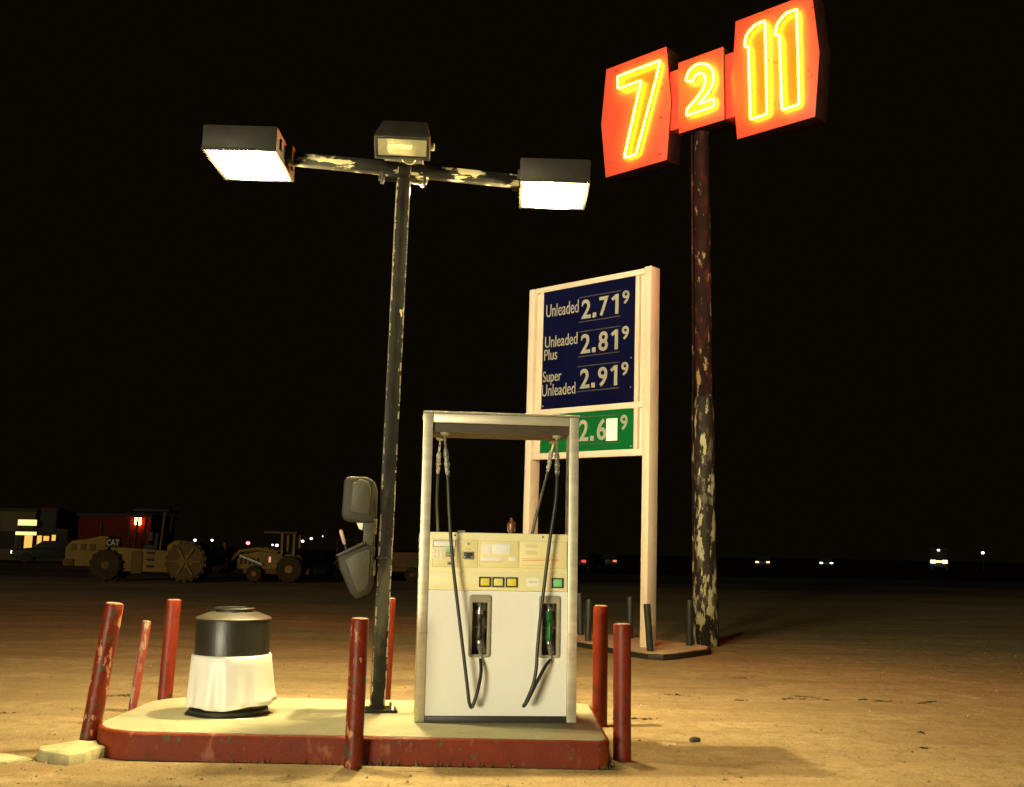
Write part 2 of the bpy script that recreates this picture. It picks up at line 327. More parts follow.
for i, (x, y, rx, ry) in enumerate(blots):
    for k in range(int(16 + 120 * rx)):
        t = rl.gauss(0, 0.5); u = rl.gauss(0, 0.5); px_, py_ = x + rx*t, y + 1.6*ry*u + 0.05*math.sin(9*(x + rx*t))
        s_ = 0.006 + 0.018*rl.random(); a = rl.random()*6.3; h = 0.003 + 0.008*rl.random(); ca, sa = math.cos(a)*s_, math.sin(a)*s_
        q = 0.3 + 0.5*rl.random()
        lm.add([(px_+ca, py_+sa, 0.001), (px_-sa*q, py_+ca*q, h), (px_-ca, py_-sa, 0.0015), (px_+sa*q, py_-ca*q, h*0.6)], [(0, 1, 2), (0, 2, 3)])
tag(lm.build('leaf_litter', M['stain']), 'dark flattened litter and leaves lying on the dirt', 'litter', kind='stuff')
ro = MB().lathe([(0.03, 0), (0.038, 0.012), (0.03, 0.03), (0.012, 0.038)], 9, fn=lambda r, z, t: r*(1 + 0.25*math.sin(2*t + 1) + 0.1*math.sin(5*t))).build('stone', M['stain'], smooth=True)
ro.location = (1.44, 8.28, 0); tag(ro, 'small dark stone on the dirt right of the pump island', 'stone')

# ------------------------------------------------------------------ pump island
isl = thing('pump_island', 'raised concrete pump island with a chipped red painted kerb', 'island')
OUT = roundrect(-2.83, 0.70, 7.19, 8.94, (0.45, 0.10, 0.12, 0.45), 10)
def inset(poly, d):
    cx = sum(p[0] for p in poly)/len(poly); cy = sum(p[1] for p in poly)/len(poly)
    out = []
    for i in range(len(poly)):
        a, c = Vector(poly[i-1]), Vector(poly[(i+1) % len(poly)]); t = (c - a).normalized(); nrm = Vector((-t.y, t.x))
        out.append((poly[i][0] + nrm.x*d, poly[i][1] + nrm.y*d))
    return out
# kerb with an uneven, knocked face
kb = MB(); seq = []
for i in range(len(OUT)):
    a = Vector(OUT[i]); b = Vector(OUT[(i+1) % len(OUT)]); n = max(1, int((b - a).length / 0.06))
    seq += [a.lerp(b, k/n) for k in range(n)]
nk = len(seq); prof = [(0.0, -0.02), (0.0, 0.02), (-0.002, 0.07), (0.0, 0.12), (0.002, 0.155), (0.010, 0.170), (0.024, 0.1755), (0.060, 0.176)]
vs_ = []
for (d, z) in prof:
    for i in range(nk):
        t = (seq[(i+1) % nk] - seq[i-1]).normalized(); nr = Vector((-t.y, t.x)); p = seq[i]
        j = 0.006 * mnoise.noise(Vector((p.x*6, p.y*6, z*14))) + 0.004 * mnoise.noise(Vector((p.x*21, p.y*21, z*30)))
        q = p + nr * (d + j); vs_.append((q.x, q.y, z + (0.003 * mnoise.noise(Vector((p.x*9, p.y*9, 4))) if z > 0.1 else 0)))
kb.add(vs_, [(i*nk + k, i*nk + (k+1) % nk, (i+1)*nk + (k+1) % nk, (i+1)*nk + k) for i in range(len(prof)-1) for k in range(nk)])
kb.build('kerb', M['redkerb'], isl, smooth=True, ang=60)
sl_ = MB(); sl_.prism(inset(OUT, 0.028), 'z', 0.0, 0.180); sl_.build('slab', M['concrete'], isl, bevel=0.004)
# rim of mortar and weeds at the kerb's foot
wd = MB(); rw = random.Random(5)
for i in range(420):
    k = rw.randrange(nk); p = seq[k]; t = (seq[(k+1) % nk] - seq[k-1]).normalized(); nr = Vector((t.y, -t.x))
    if mnoise.noise(Vector((p.x*1.3, p.y*1.3, 2))) < -0.05: continue
    q = p + nr * (0.01 + 0.03*rw.random()) + t * (rw.random()-.5)*0.06; h = 0.015 + 0.035*rw.random(); a = rw.random()*6.3; s = 0.004
    wd.add([(q.x - s*math.cos(a), q.y - s*math.sin(a), 0), (q.x + s*math.cos(a), q.y + s*math.sin(a), 0), (q.x + 0.02*math.cos(a*3), q.y + 0.02*math.sin(a*3), h)], [(0, 1, 2)])
tag(wd.build('weeds', M['grass']), 'short dry weeds along the foot of the red kerb', 'weeds', kind='stuff')

# broken concrete at the left end
def lump(name, c, rx, ry, h, seed, label):
    q = random.Random(seed); n = 15; P = []
    for k in range(n):
        t = 2*math.pi*(k + 0.5*q.random())/n; f = 0.82 + 0.3*q.random(); P.append((math.cos(t)*rx*f, math.sin(t)*ry*f))
    o_ = MB(); lv = [(1.03, -0.03), (1.0, 0.35*h), (0.93, 0.85*h), (0.80, h), (0.4, 1.05*h)]
    for f, z in lv: o_.v += [(x*f*(1 + 0.05*(q.random()-0.5)), y*f*(1 + 0.05*(q.random()-0.5)), z + (0.16*h*(q.random()-0.5) if z > 0.3*h else 0)) for x, y in P]
    o_.f += [(a*n + k, a*n + (k+1) % n, (a+1)*n + (k+1) % n, (a+1)*n + k) for a in range(len(lv)-1) for k in range(n)] + [tuple((len(lv)-1)*n + k for k in range(n))]
    ob = o_.build(name, M['stone'], smooth=True, bevel=0.006, ang=24); ob.location = (c[0], c[1], 0)
    return tag(ob, label, 'concrete')
lump('concrete_lump', (-2.87, 7.24), 0.21, 0.25, 0.075, 2, 'broken mossy concrete lump at the foot of the leaning red bollard')
lump('concrete_slab_piece', (-3.45, 7.08), 0.36, 0.14, 0.03, 6, 'flat broken concrete piece low at the left edge of the photo')

# ------------------------------------------------------------------ red bollards
def bollard(base, top, r, m, label, name='bollard', group='red steel bollards around the pump island', fill=True, cat='bollard'):
    b_ = Vector(base); t_ = Vector(top)
    e = thing(name, label, cat, b_, 0, group)
    d = t_ - b_; dn = d.normalized()
    # pipe with slight dents
    pts = [d * (k / 12) for k in range(13)]
    pb = MB().tube([Vector((0, 0, 0)) - dn*0.06] + pts[1:], [r * (1 + 0.012 * mnoise.noise(Vector((b_.x*7, k, 1)))) for k in range(13)], 28)
    pb.build('pipe', m, e, bevel=0.004, smooth=True)
    if fill:
        MB().cyl(d - dn*0.004, d + dn*0.005, r*0.93, r*0.80, 24).build('concrete_fill', M['pipefill'], e, smooth=True)
    return e
bollard((-2.905, 7.60, 0), (-2.79, 7.60, 0.985), 0.064, M['redscuff'], 'thick red bollard leaning right beside the broken concrete lump')
bollard((-2.965, 8.60, 0), (-2.889, 8.60, 0.795), 0.034, M['redworn'], 'thin short worn red pipe between two thicker red bollards', name='pipe_post')
bollard((-2.885, 9.16, 0), (-2.858, 9.16, 0.94), 0.060, M['red'], 'upright red bollard behind the island, just left of the bin')
bollard((-0.985, 7.10, 0), (-0.978, 7.10, 0.945), 0.060, M['redscuff'], 'scuffed red bollard in front of the kerb beside the light pole')
bollard((-1.03, 9.12, 0), (-1.012, 9.12, 0.99), 0.055, M['red'], 'red bollard half hidden right behind the light pole')
bollard((0.771, 8.92, 0), (0.774, 8.92, 0.97), 0.062, M['red'], 'rear red bollard at the right end of the island')
bollard((0.806, 7.52, 0), (0.803, 7.52, 0.915), 0.062, M['red'], 'front red bollard standing clear of the right kerb end')

# ------------------------------------------------------------------ fuel pump
PZ = 0.1805
pump = thing('fuel_pump', 'tall white and cream fuel pump with steel frame and two hoses', 'fuel pump', (-0.0655, 7.8465, PZ), R(5.666))
D = 0.47
for x0, x1 in ((-0.592, -0.521), (0.510, 0.582)):
    c = MB().prism([(0, 0), (D, 0), (D, 1.358), (0.17, 1.358), (0.17, 2.236), (0, 2.236)], 'x', x0, x1).build('side_column', M['steel'], pump, bevel=0.006)
    MB().box(x0 - 0.003, x1 + 0.003, -0.004, 0.1, 0.62, 0.632).build('seam_strip', M['steel'], c, bevel=0.002)
MB().box(-0.519, 0.508, 0.002, D - 0.002, 2.168, 2.236).build('top_beam', M['steel'], pump, bevel=0.005)
MB().box(-0.596, 0.588, -0.008, D + 0.008, 2.238, 2.254).build('top_cap', M['greypl'], pump, bevel=0.004)
MB().box(-0.517, 0.506, 0.03, D - 0.03, 2.100, 2.166).build('soffit', M['soffit'], pump, bevel=0.004)
MB().box(-0.519, 0.508, 0.006, D - 0.006, 0.0, 0.044).build('plinth', M['dark'], pump, bevel=0.003)
HOL = [(-0.198, -0.080, 0.476, 0.884), (0.316, 0.432, 0.476, 0.884)]
# lower cabinet: front skin with two real holster openings
fp = MB(); xs = [-0.519] + [v for h in HOL for v in h[:2]] + [0.508]; zs = [0.046, 0.476, 0.884, 0.934]
idx = {}
for i, x in enumerate(xs):
    for j, z in enumerate(zs): idx[(i, j)] = len(fp.v); fp.v.append((x, 0.008, z))
for i in range(len(xs)-1):
    for j in range(3):
        if j == 1 and i in (1, 3): continue
        fp.f.append((idx[(i, j)], idx[(i+1, j)], idx[(i+1, j+1)], idx[(i, j+1)]))
fp.build('front_panel', M['white'], pump)
lc = MB(); lc.add([(-0.519, 0.0085, 0.046), (-0.519, 0.0085, 0.934), (-0.519, D-0.008, 0.046), (-0.519, D-0.008, 0.934), (0.508, 0.0085, 0.046), (0.508, 0.0085, 0.934), (0.508, D-0.008, 0.046), (0.508, D-0.008, 0.934)],
                  [(0, 1, 3, 2), (4, 6, 7, 5), (2, 3, 7, 6), (1, 5, 7, 3)])
lc.build('cabinet', M['white'], pump)
# console
con = MB().box(-0.519, 0.508, 0.0, D, 0.936, 1.356).build('console', M['cream'], pump, bevel=0.006)
MB().box(-0.512, 0.501, -0.006, 0.002, 1.082, 1.318).build('fascia_plate', M['cream'], con, bevel=0.003)
MB().box(-0.512, 0.501, -0.006, 0.002, 0.952, 1.072).build('button_strip', M['cream'], con, bevel=0.003)
def inset_panel(x0, x1, z0, z1, name, m=M['cream2'], y=-0.010):
    return MB().box(x0, x1, y, -0.005, z0, z1).build(name, m, con, bevel=0.0015)
def frame(x0, x1, z0, z1, t, y0, y1, name, m, par):
    f = MB()
    f.box(x0, x0+t, y0, y1, z0, z1); f.box(x1-t, x1, y0, y1, z0, z1); f.box(x0+t, x1-t, y0, y1, z0, z0+t); f.box(x0+t, x1-t, y0, y1, z1-t, z1)
    return f.build(name, m, par)
inset_panel(-0.497, -0.319, 1.105, 1.302, 'keypad_panel'); frame(-0.499, -0.317, 1.103, 1.304, 0.003, -0.011, -0.005, 'keypad_seam', M['faint'], con)
inset_panel(-0.310, -0.168, 1.103, 1.302, 'card_panel'); frame(-0.312, -0.166, 1.101, 1.304, 0.003, -0.011, -0.005, 'card_seam', M['faint'], con)
inset_panel(-0.151, 0.132, 1.106, 1.298, 'display_panel'); frame(-0.153, 0.134, 1.104, 1.300, 0.003, -0.012, -0.005, 'display_seam', M['faint'], con)
inset_panel(0.143, 0.494, 1.106, 1.300, 'instruction_panel'); frame(0.141, 0.496, 1.104, 1.302, 0.003, -0.011, -0.005, 'instruction_seam', M['faint'], con)
MB().box(-0.492, -0.335, -0.0135, -0.0095, 1.250, 1.290).build('small_display', M['lcd'], con, bevel=0.002)
frame(-0.497, -0.330, 1.246, 1.294, 0.005, -0.0150, -0.0098, 'display_bezel', M['greypl'], con)
key0 = None
for r_ in range(3):
    for c_ in range(3):
        x = -0.487 + c_*0.027; z = 1.220 - r_*0.024
        if key0 is None: key0 = MB().box(-0.011, 0.011, 0, 0.006, -0.0095, 0.0095).build('key', M['paper'], con, bevel=0.002); k_ = key0
        else: k_ = key0.copy(); COL.objects.link(k_); k_.parent = con
        k_.location = (x, -0.015, z)
for i, (z, m) in enumerate(((1.228, 'lightgreen'), (1.206, 'greypl'), (1.184, 'greypl'))):
    MB().box(-0.405, -0.366, -0.0155, -0.0095, z-0.009, z+0.009).build('function_key', M[m], con, bevel=0.002)
MB().box(-0.357, -0.335, -0.0145, -0.0095, 1.178, 1.240).build('side_key', M['greypl'], con, bevel=0.002)
MB().box(-0.388, -0.338, -0.0145, -0.0095, 1.117, 1.142).build('receipt_slot', M['greypl'], con, bevel=0.002)
MB().box(-0.381, -0.345, -0.0165, -0.014, 1.124, 1.131).build('receipt_opening', M['dark'], con)
# card reader
MB().box(-0.276, -0.199, -0.030, -0.0095, 1.160, 1.216).build('card_reader', M['greypl'], con, bevel=0.006)
MB().box(-0.270, -0.205, -0.0325, -0.029, 1.184, 1.210).build('card_slot', M['dark'], con, bevel=0.002)
MB().prism([(-0.262, 1.168), (-0.213, 1.168), (-0.226, 1.186), (-0.249, 1.186)], 'y', -0.036, -0.029).build('card_guide', M['dark'], con)
MB().cyl((-0.237, -0.016, 1.274), (-0.237, -0.008, 1.274), 0.009, n=14).build('lock', M['chrome'], con)
for z in (1.243, 1.232): MB().box(-0.26, -0.214, -0.0115, -0.0095, z-0.0025, z+0.0025).build('printed_line', M['faint'], con)
# sale display
MB().box(-0.058, 0.074, -0.014, -0.0095, 1.203, 1.276).build('sale_display', M['lcd'], con, bevel=0.003)
MB().box(-0.140, 0.022, -0.014, -0.0095, 1.153, 1.180).build('volume_display', M['lcd'], con, bevel=0.003)
MB().box(0.068, 0.119, -0.014, -0.0095, 1.155, 1.184).build('price_display', M['lcd'], con, bevel=0.003)
MB().box(-0.140, 0.02, -0.0125, -0.0095, 1.141, 1.146).build('printed_line', M['faint'], con)
MB().box(-0.135, -0.07, -0.0125, -0.0095, 1.206, 1.272).build('printed_label', M['paper'], con)
# instruction card
for x0, x1, z0, z1, m in ((0.187, 0.275, 1.256, 1.276, 'faint'), (0.187, 0.275, 1.206, 1.230, 'faint'), (0.161, 0.441, 1.158, 1.163, 'print'), (0.161, 0.441, 1.170, 1.1735, 'print'), (0.385, 0.402, 1.218, 1.286, 'lcd'), (0.161, 0.33, 1.122, 1.127, 'faint')):
    pl_ = MB()
    if m == 'faint' and z1 - z0 > 0.01:
        k = 4; h = (z1 - z0) / (2*k - 1)
        for q in range(k): pl_.box(x0, x1 - (0.012 if q == k-1 else 0), -0.0115, -0.0095, z0 + 2*q*h, z0 + (2*q+1)*h)
    else: pl_.box(x0, x1, -0.0115, -0.0095, z0, z1)
    pl_.build('printed_line' if m != 'lcd' else 'printed_label', M[m], con)
for x0, m in ((-0.152, 'yellow'), (-0.054, 'paleyellow'), (0.045, 'yellow'), (0.386, 'lightgreen')):
    frame(x0, x0+0.088, 0.962, 1.036, 0.010, -0.016, -0.005, 'button_frame', M['dark'], con)
    MB().box(x0+0.0105, x0+0.0775, -0.012, -0.005, 0.9725, 1.0255).build('grade_button', M[m], con, bevel=0.003)
    if m != 'lightgreen':
        dg = MB(); cxb = x0 + 0.044
        for q in (-1, 1):
            for w_ in (0, 1): dg.box(cxb + q*0.009 - 0.004, cxb + q*0.009 + 0.004, -0.0132, -0.0118, 0.992 + w_*0.009, 0.996 + w_*0.009)
        dg.build('button_print', M['faint'], con)
MB().box(0.198, 0.291, -0.009, -0.005, 0.972, 1.032).build('label_sticker', M['paper'], con)
MB().box(0.215, 0.277, -0.0102, -0.0088, 1.000, 1.008).build('printed_line', M['faint'], con)
for x, z in ((-0.336, 1.334), (0.317, 1.334)): MB().cyl((x, -0.004, z), (x, 0.002, z), 0.007, n=12).build('screw', M['dark'], con)
MB().box(-0.31, -0.26, 0.02, 0.10, 1.3565, 1.372).build('vent_cap', M['greypl'], con, bevel=0.004)
bc = thing('warning_beacon', 'small unlit amber beacon on top of the fuel pump console', 'beacon', (0.015, 8.18, PZ + 1.3565), 0)
MB().cyl((0, 0, 0), (0, 0, 0.022), 0.022, n=16).build('base', M['dark'], bc)
MB().lathe([(0.030, 0.022), (0.036, 0.05), (0.032, 0.082), (0.014, 0.10), (0.010, 0.125)], 18).build('dome', mat('amber_dome', (0.1600, 0.0550, 0.0175), 0.3), bc, smooth=True)
# holsters and nozzles
def holster(h, nozmat, gripmat):
    x0, x1, z0, z1 = h; cx = (x0 + x1)/2
    hb = MB()
    hb.add([(x0, 0.009, z0), (x1, 0.009, z0), (x1, 0.009, z1), (x0, 0.009, z1), (x0, 0.15, z0), (x1, 0.15, z0), (x1, 0.15, z1), (x0, 0.15, z1)],
           [(0, 1, 5, 4), (1, 2, 6, 5), (2, 3, 7, 6), (3, 0, 4, 7), (4, 5, 6, 7)])
    ho = hb.build('holster', M['recess'], pump)
    outer = roundrect(x0-0.020, x1+0.020, z0-0.018, z1+0.022, (0.02,)*4, 5); inner = roundrect(x0+0.004, x1-0.004, z0+0.004, z1-0.034, (0.008,)*4, 5)
    f = MB(); n = len(outer)
    for pts, y in ((outer, 0.006), (outer, -0.012), (inner, -0.012), (inner, 0.03)): f.v += [(p[0], y, p[1]) for p in pts]
    for a in range(3): f.f += [(a*n + i, a*n + (i+1) % n, (a+1)*n + (i+1) % n, (a+1)*n + i) for i in range(n)]
    f.build('surround', M['greypl'], ho, bevel=0.003)
    MB().box(x0+0.005, x1-0.005, 0.055, 0.064, z0+0.19, z0+0.199).build('rest_bar', M['greypl'], ho)
    MB().box(x0+0.012, x1-0.012, 0.06, 0.145, z1-0.060, z1-0.036).build('boot', M['dark'], ho)
    nz = MB(); nz.tube(smoothpath([(cx, 0.035, z0+0.10), (cx, 0.030, z0+0.18), (cx, 0.028, z0+0.26), (cx, 0.032, z0+0.31)], 5), [0.019 + 0.004*math.sin(k*0.7) for k in range(16)], 14)
    no = nz.build('nozzle', nozmat, pump, smooth=True)
    MB().tube(smoothpath([(cx, 0.03, z0+0.305), (cx, 0.034, z0+0.345), (cx, 0.06, z0+0.372), (cx, 0.10, z0+0.36)], 5), 0.012, 12).build('spout', M['chrome'], no, smooth=True)
    MB().cyl((cx, 0.031, z0+0.29), (cx, 0.032, z0+0.318), 0.025, 0.022, 16).build('collar', M['chrome'] if gripmat is M['rubber'] else nozmat, no, smooth=True)
    MB().tube(smoothpath([(cx, 0.022, z0+0.262), (cx, -0.012, z0+0.235), (cx, -0.020, z0+0.17), (cx, -0.012, z0+0.115), (cx, 0.022, z0+0.105)], 6), 0.0055, 8).build('trigger_guard', gripmat, no, smooth=True)
    MB().tube(smoothpath([(cx+0.003, 0.02, z0+0.24), (cx+0.003, 0.004, z0+0.2), (cx+0.003, 0.004, z0+0.13)], 4), 0.006, 8).build('trigger', M['chrome'], no, smooth=True)
    MB().tube(smoothpath([(cx, 0.035, z0+0.105), (cx+0.003, 0.028, z0+0.075), (cx+0.006, 0.012, z0+0.045), (cx+0.010, -0.010, z0+0.012), (cx+0.010, -0.024, z0-0.03)], 4), [0.018, 0.019, 0.020, 0.019, 0.017, 0.018, 0.021, 0.021, 0.020, 0.017, 0.016, 0.015, 0.014, 0.014, 0.013, 0.013, 0.012], 14).build('swivel', M['chrome'], no, smooth=True)
    return (cx + 0.010, -0.024, z0 - 0.028)
e1 = holster(HOL[0], M['dark'], M['rubber'])
e2 = holster(HOL[1], M['green'], M['green'])
def hose(top, whip, pts, name='hose'):
    h = MB().tube(smoothpath(pts, 7), 0.0125, 12).build(name, M['rubber'], pump, smooth=True)
    MB().lathe([(0.034, 2.099), (0.036, 2.088), (0.026, 2.078), (0.014, 2.074)], 20, c=top).build('swivel_disc', M['greypl'], h, smooth=True)
    MB().tube(smoothpath(whip, 5), 0.010, 10).build('whip_pipe', M['chrome'], h, smooth=True)
    p = Vector(whip[-1]); q = Vector(pts[0]); d = (q - p)
    f = MB()
    for a, b_, r0 in ((0.0, 0.10, 0.015), (0.10, 0.30, 0.019), (0.30, 0.55, 0.016), (0.55, 0.62, 0.021), (0.62, 0.9, 0.017), (0.9, 1.03, 0.014)): f.cyl(p + d*a, p + d*b_, r0, n=14)
    f.build('breakaway', M['chrome'], h, smooth=True)
hose((-0.43, 0.05), [(-0.43, 0.05, 2.076), (-0.428, 0.035, 2.03), (-0.424, -0.02, 1.965)],
     [(-0.405, -0.075, 1.775), (-0.393, -0.10, 1.586), (-0.380, -0.115, 1.406), (-0.352, -0.12, 1.13), (-0.315, -0.12, 0.871), (-0.263, -0.12, 0.521), (-0.222, -0.12, 0.243), (-0.210, -0.12, 0.160), (-0.193, -0.12, 0.124), (-0.174, -0.12, 0.160), (-0.149, -0.11, 0.244), (-0.126, -0.07, 0.36), e1])
hose((0.42, 0.05), [(0.42, 0.05, 2.076), (0.418, 0.035, 2.03), (0.412, -0.02, 1.965)],
     [(0.407, -0.075, 1.80), (0.395, -0.10, 1.605), (0.354, -0.115, 1.312), (0.321, -0.12, 1.023), (0.289, -0.125, 0.738), (0.272, -0.13, 0.526), (0.266, -0.13, 0.40), (0.245, -0.13, 0.285), (0.200, -0.135, 0.175), (0.176, -0.155, 0.140), (0.196, -0.178, 0.170), (0.262, -0.15, 0.290), (0.335, -0.09, 0.405), e2])
hose((-0.45, 0.42), [(-0.45, 0.42, 2.076), (-0.455, 0.43, 2.03), (-0.458, 0.46, 1.99)],
     [(-0.460, 0.52, 1.83), (-0.462, 0.56, 1.6), (-0.446, 0.59, 1.37), (-0.42, 0.60, 1.0), (-0.36, 0.60, 0.5), (-0.30, 0.60, 0.25), (-0.2, 0.59, 0.3), (-0.14, 0.48, 0.5)])
hose((0.445, 0.42), [(0.445, 0.42, 2.076), (0.444, 0.44, 2.06), (0.440, 0.47, 2.03)],
     [(0.418, 0.52, 1.87), (0.368, 0.57, 1.64), (0.315, 0.59, 1.40), (0.24, 0.60, 1.0), (0.17, 0.60, 0.5), (0.2, 0.60, 0.28), (0.3, 0.59, 0.35), (0.38, 0.48, 0.5)])

# ------------------------------------------------------------------ light pole with two lit heads
pole = thing('light_pole', 'peeling black light pole with two lit box lamps and a dark floodlight', 'light pole', (-0.985, 8.30, 0.1805), R(11.6))
TOPZ = 4.34
lean = Matrix.Rotation(R(0.75), 4, 'Y')
pm = MB(); hw = 0.054
for k in range(1):
    p = [(-hw, -hw), (hw, -hw), (hw, hw), (-hw, hw)]
    pm.prism(p, 'z', 0.02, TOPZ)
pm.v = [tuple(lean @ Vector(v)) for v in pm.v]
po = pm.build('pole', M['blackpole'], pole, bevel=0.006)
# worn bright edges: flakes of bare metal along the pole's corners
fl = MB(); rf = random.Random(11)
for i in range(210):
    z = 0.05 + (TOPZ - 0.1) * (rf.random() if i % 3 else rf.random()**2); cx, cy = rf.choice([(-1, -1), (1, -1), (1, -1)])
    l = 0.010 + 0.075 * rf.random()**2; t = 0.003 + 0.008*rf.random()
    if rf.random() < 0.6: fl.box(cx*hw - (t if cx > 0 else -0.0), cx*hw + (t if cx < 0 else 0), cy*hw - 0.0012, cy*hw + 0.003, z, z + l)
    else: fl.box(min(cx*(hw+0.0012), cx*(hw-0.003)), max(cx*(hw+0.0012), cx*(hw-0.003)), cy*hw, cy*hw + t, z, z + l)
fl.v = [tuple(lean @ Vector(v)) for v in fl.v]
fo = fl.build('bare_flakes', M['chipedge'], po); fo['kind'] = 'stuff'
bp_ = MB().box(-0.145, 0.145, -0.13, 0.13, 0.0, 0.02).build('base_plate', M['blackpole'], pole, bevel=0.004)
for sx in (-1, 1):
    for sy in (-1, 1):
        MB().cyl((sx*0.11, sy*0.095, 0.018), (sx*0.11, sy*0.095, 0.05), 0.012, n=6).build('anchor_bolt', M['chrome'], bp_)
off = lean @ Vector((0, 0, TOPZ)); ax, az = off.x, 4.325
arm = MB().box(-0.94, 0.97, -0.036, 0.036, -0.052, 0.052).build('arm', M['blackarm'], pole, bevel=0.006)
arm.location = (ax, 0.0, az); arm.rotation_euler = (0, R(0.6), 0)
MB().box(-0.20, 0.20, -0.062, 0.062, -0.092, -0.056).build('bracket', M['blackarm'], arm, bevel=0.005)
for s in (-1, 1): MB().box(s*0.17 - 0.014, s*0.17 + 0.014, -0.068, 0.068, -0.115, -0.05).build('clamp', M['housing'], arm, bevel=0.004)
for sx, xc in ((-1, -1.235), (1, 1.275)):
    hd = MB()
    # shoebox housing: open-bottomed box with a slightly domed top
    hd.prism([(-0.31, -0.10), (0.31, -0.10), (0.31, 0.075), (0.30, 0.085), (-0.30, 0.085), (-0.31, 0.075)], 'y', -0.35, 0.35)
    ho = hd.build('lamp_head', M['housing'], pole, bevel=0.006)
    ho.location = (ax + xc, 0.0, az + 0.02 - sx*0.012); ho.rotation_euler = (0, R(0.6), R(-11.6)); ho.scale = (0.93, 0.97, 1.0)
    frame_ = MB(); t = 0.028
    for a in ((-0.312, -0.312+t, -0.352, 0.352), (0.312-t, 0.312, -0.352, 0.352), (-0.312+t, 0.312-t, -0.352, -0.352+t), (-0.312+t, 0.312-t, 0.352-t, 0.352)): frame_.box(a[0], a[1], a[2], a[3], -0.118, -0.098)
    frame_.build('lens_frame', M['housing'], ho, bevel=0.003)
    # glass that hangs a little below the frame
    ln = MB(); nx, ny = 8, 9
    for j in range(ny+1):
        for i in range(nx+1):
            u = -1 + 2*i/nx; v = -1 + 2*j/ny; s = (1 - abs(u)**4)*(1 - abs(v)**4)
            ln.v.append((u*0.282, v*0.322, -0.112 - 0.055*s))
    for j in range(ny):
        for i in range(nx):
            a = j*(nx+1) + i; ln.f.append((a, a+1, a+nx+2, a+nx+1))
    ln.build('lens', M['lens'], ho, smooth=True, ang=180)
    bl = bpy.data.lights.new('lamp_bulb', 'POINT'); bl.energy = BULB; bl.color = (1.0, 0.83, 0.40); bl.shadow_soft_size = 0.06
    bo = bpy.data.objects.new('lamp_bulb', bl); COL.objects.link(bo); bo.parent = ho; bo.location = (0, 0, -0.235)
    MB().box(-0.06 if sx > 0 else 0.0, 0.0 if sx > 0 else 0.06, -0.05, 0.05, -0.07, 0.05).build('arm_boot', M['housing'], ho, bevel=0.004).location = (-sx*0.315, -sx*0.0, 0)
    for k in range(3): MB().box(-0.33 if sx > 0 else 0.31, -0.31 if sx > 0 else 0.33, -0.25 + k*0.22, -0.19 + k*0.22, -0.06, 0.02).build('latch', M['housing'], ho, bevel=0.003)
# dark floodlight on top
fo_ = MB()
near = [(-0.225, 0.0), (0.225, 0.0), (0.225, 0.20), (-0.225, 0.20)]; far_ = [(-0.19, 0.03), (0.19, 0.03), (0.18, 0.235), (-0.18, 0.235)]
fo_.add([(x, -0.20, z) for x, z in near] + [(x, 0.09, z) for x, z in far_], [(0, 1, 2, 3), (4, 7, 6, 5), (0, 4, 5, 1), (1, 5, 6, 2), (2, 6, 7, 3), (3, 7, 4, 0)])
fh = fo_.build('floodlight', M['housing'], pole, bevel=0.012)
fh.location = (ax - 0.01, -0.05, az + 0.135); fh.rotation_euler = (R(38), R(0.6), R(-9))
frame(-0.222, 0.222, 0.004, 0.196, 0.022, -0.222, -0.198, 'lens_rim', M['housing'], fh)
MB().box(-0.196, 0.196, -0.210, -0.199, 0.030, 0.172).build('lens', M['dullglass'], fh, bevel=0.003)
MB().box(-0.12, 0.08, -0.2125, -0.2105, 0.085, 0.125).build('reflector', mat('painted_glint', (0.62, 0.55, 0.32), 0.3, var=0.3, vscale=14), fh)  # pale strip on the glass: a glint put into the colour
MB().cyl((0.222, -0.05, 0.07), (0.252, -0.05, 0.07), 0.03, n=14).build('pivot_knob', M['greypl'], fh, smooth=True)
# its lit twin hangs behind the pole and throws its light down and away
rh = fo_.build('rear_floodlight', M['housing'], pole, bevel=0.012)
rh.location = (ax + 0.01, 0.20, az + 0.16); rh.rotation_euler = (R(48), 0, R(171)); rh.scale = (0.8,)*3
MB().box(-0.196, 0.196, -0.210, -0.199, 0.030, 0.172).build('rear_lens', M['lens'], rh, bevel=0.003)
fb = bpy.data.lights.new('floodlight_bulb', 'AREA'); fb.shape = 'DISK'; fb.size = 0.10; fb.energy = FLOOD; fb.color = (1.0, 0.83, 0.40)
fbo = bpy.data.objects.new('floodlight_bulb', fb); COL.objects.link(fbo); fbo.parent = pole; fbo.location = (ax + 0.14, 0.22, az - 0.06)
MB().box(-0.05, 0.05, -0.05, 0.05, -0.03, 0.03).build('yoke', M['blackarm'], fh)
MB().tube(smoothpath([(-0.03, -0.12, 0.005), (0.02, -0.14, -0.045), (0.08, -0.14, -0.05), (0.12, -0.1, 0.005)], 6), 0.005, 8).build('cable', M['chipedge'], fh, smooth=True)

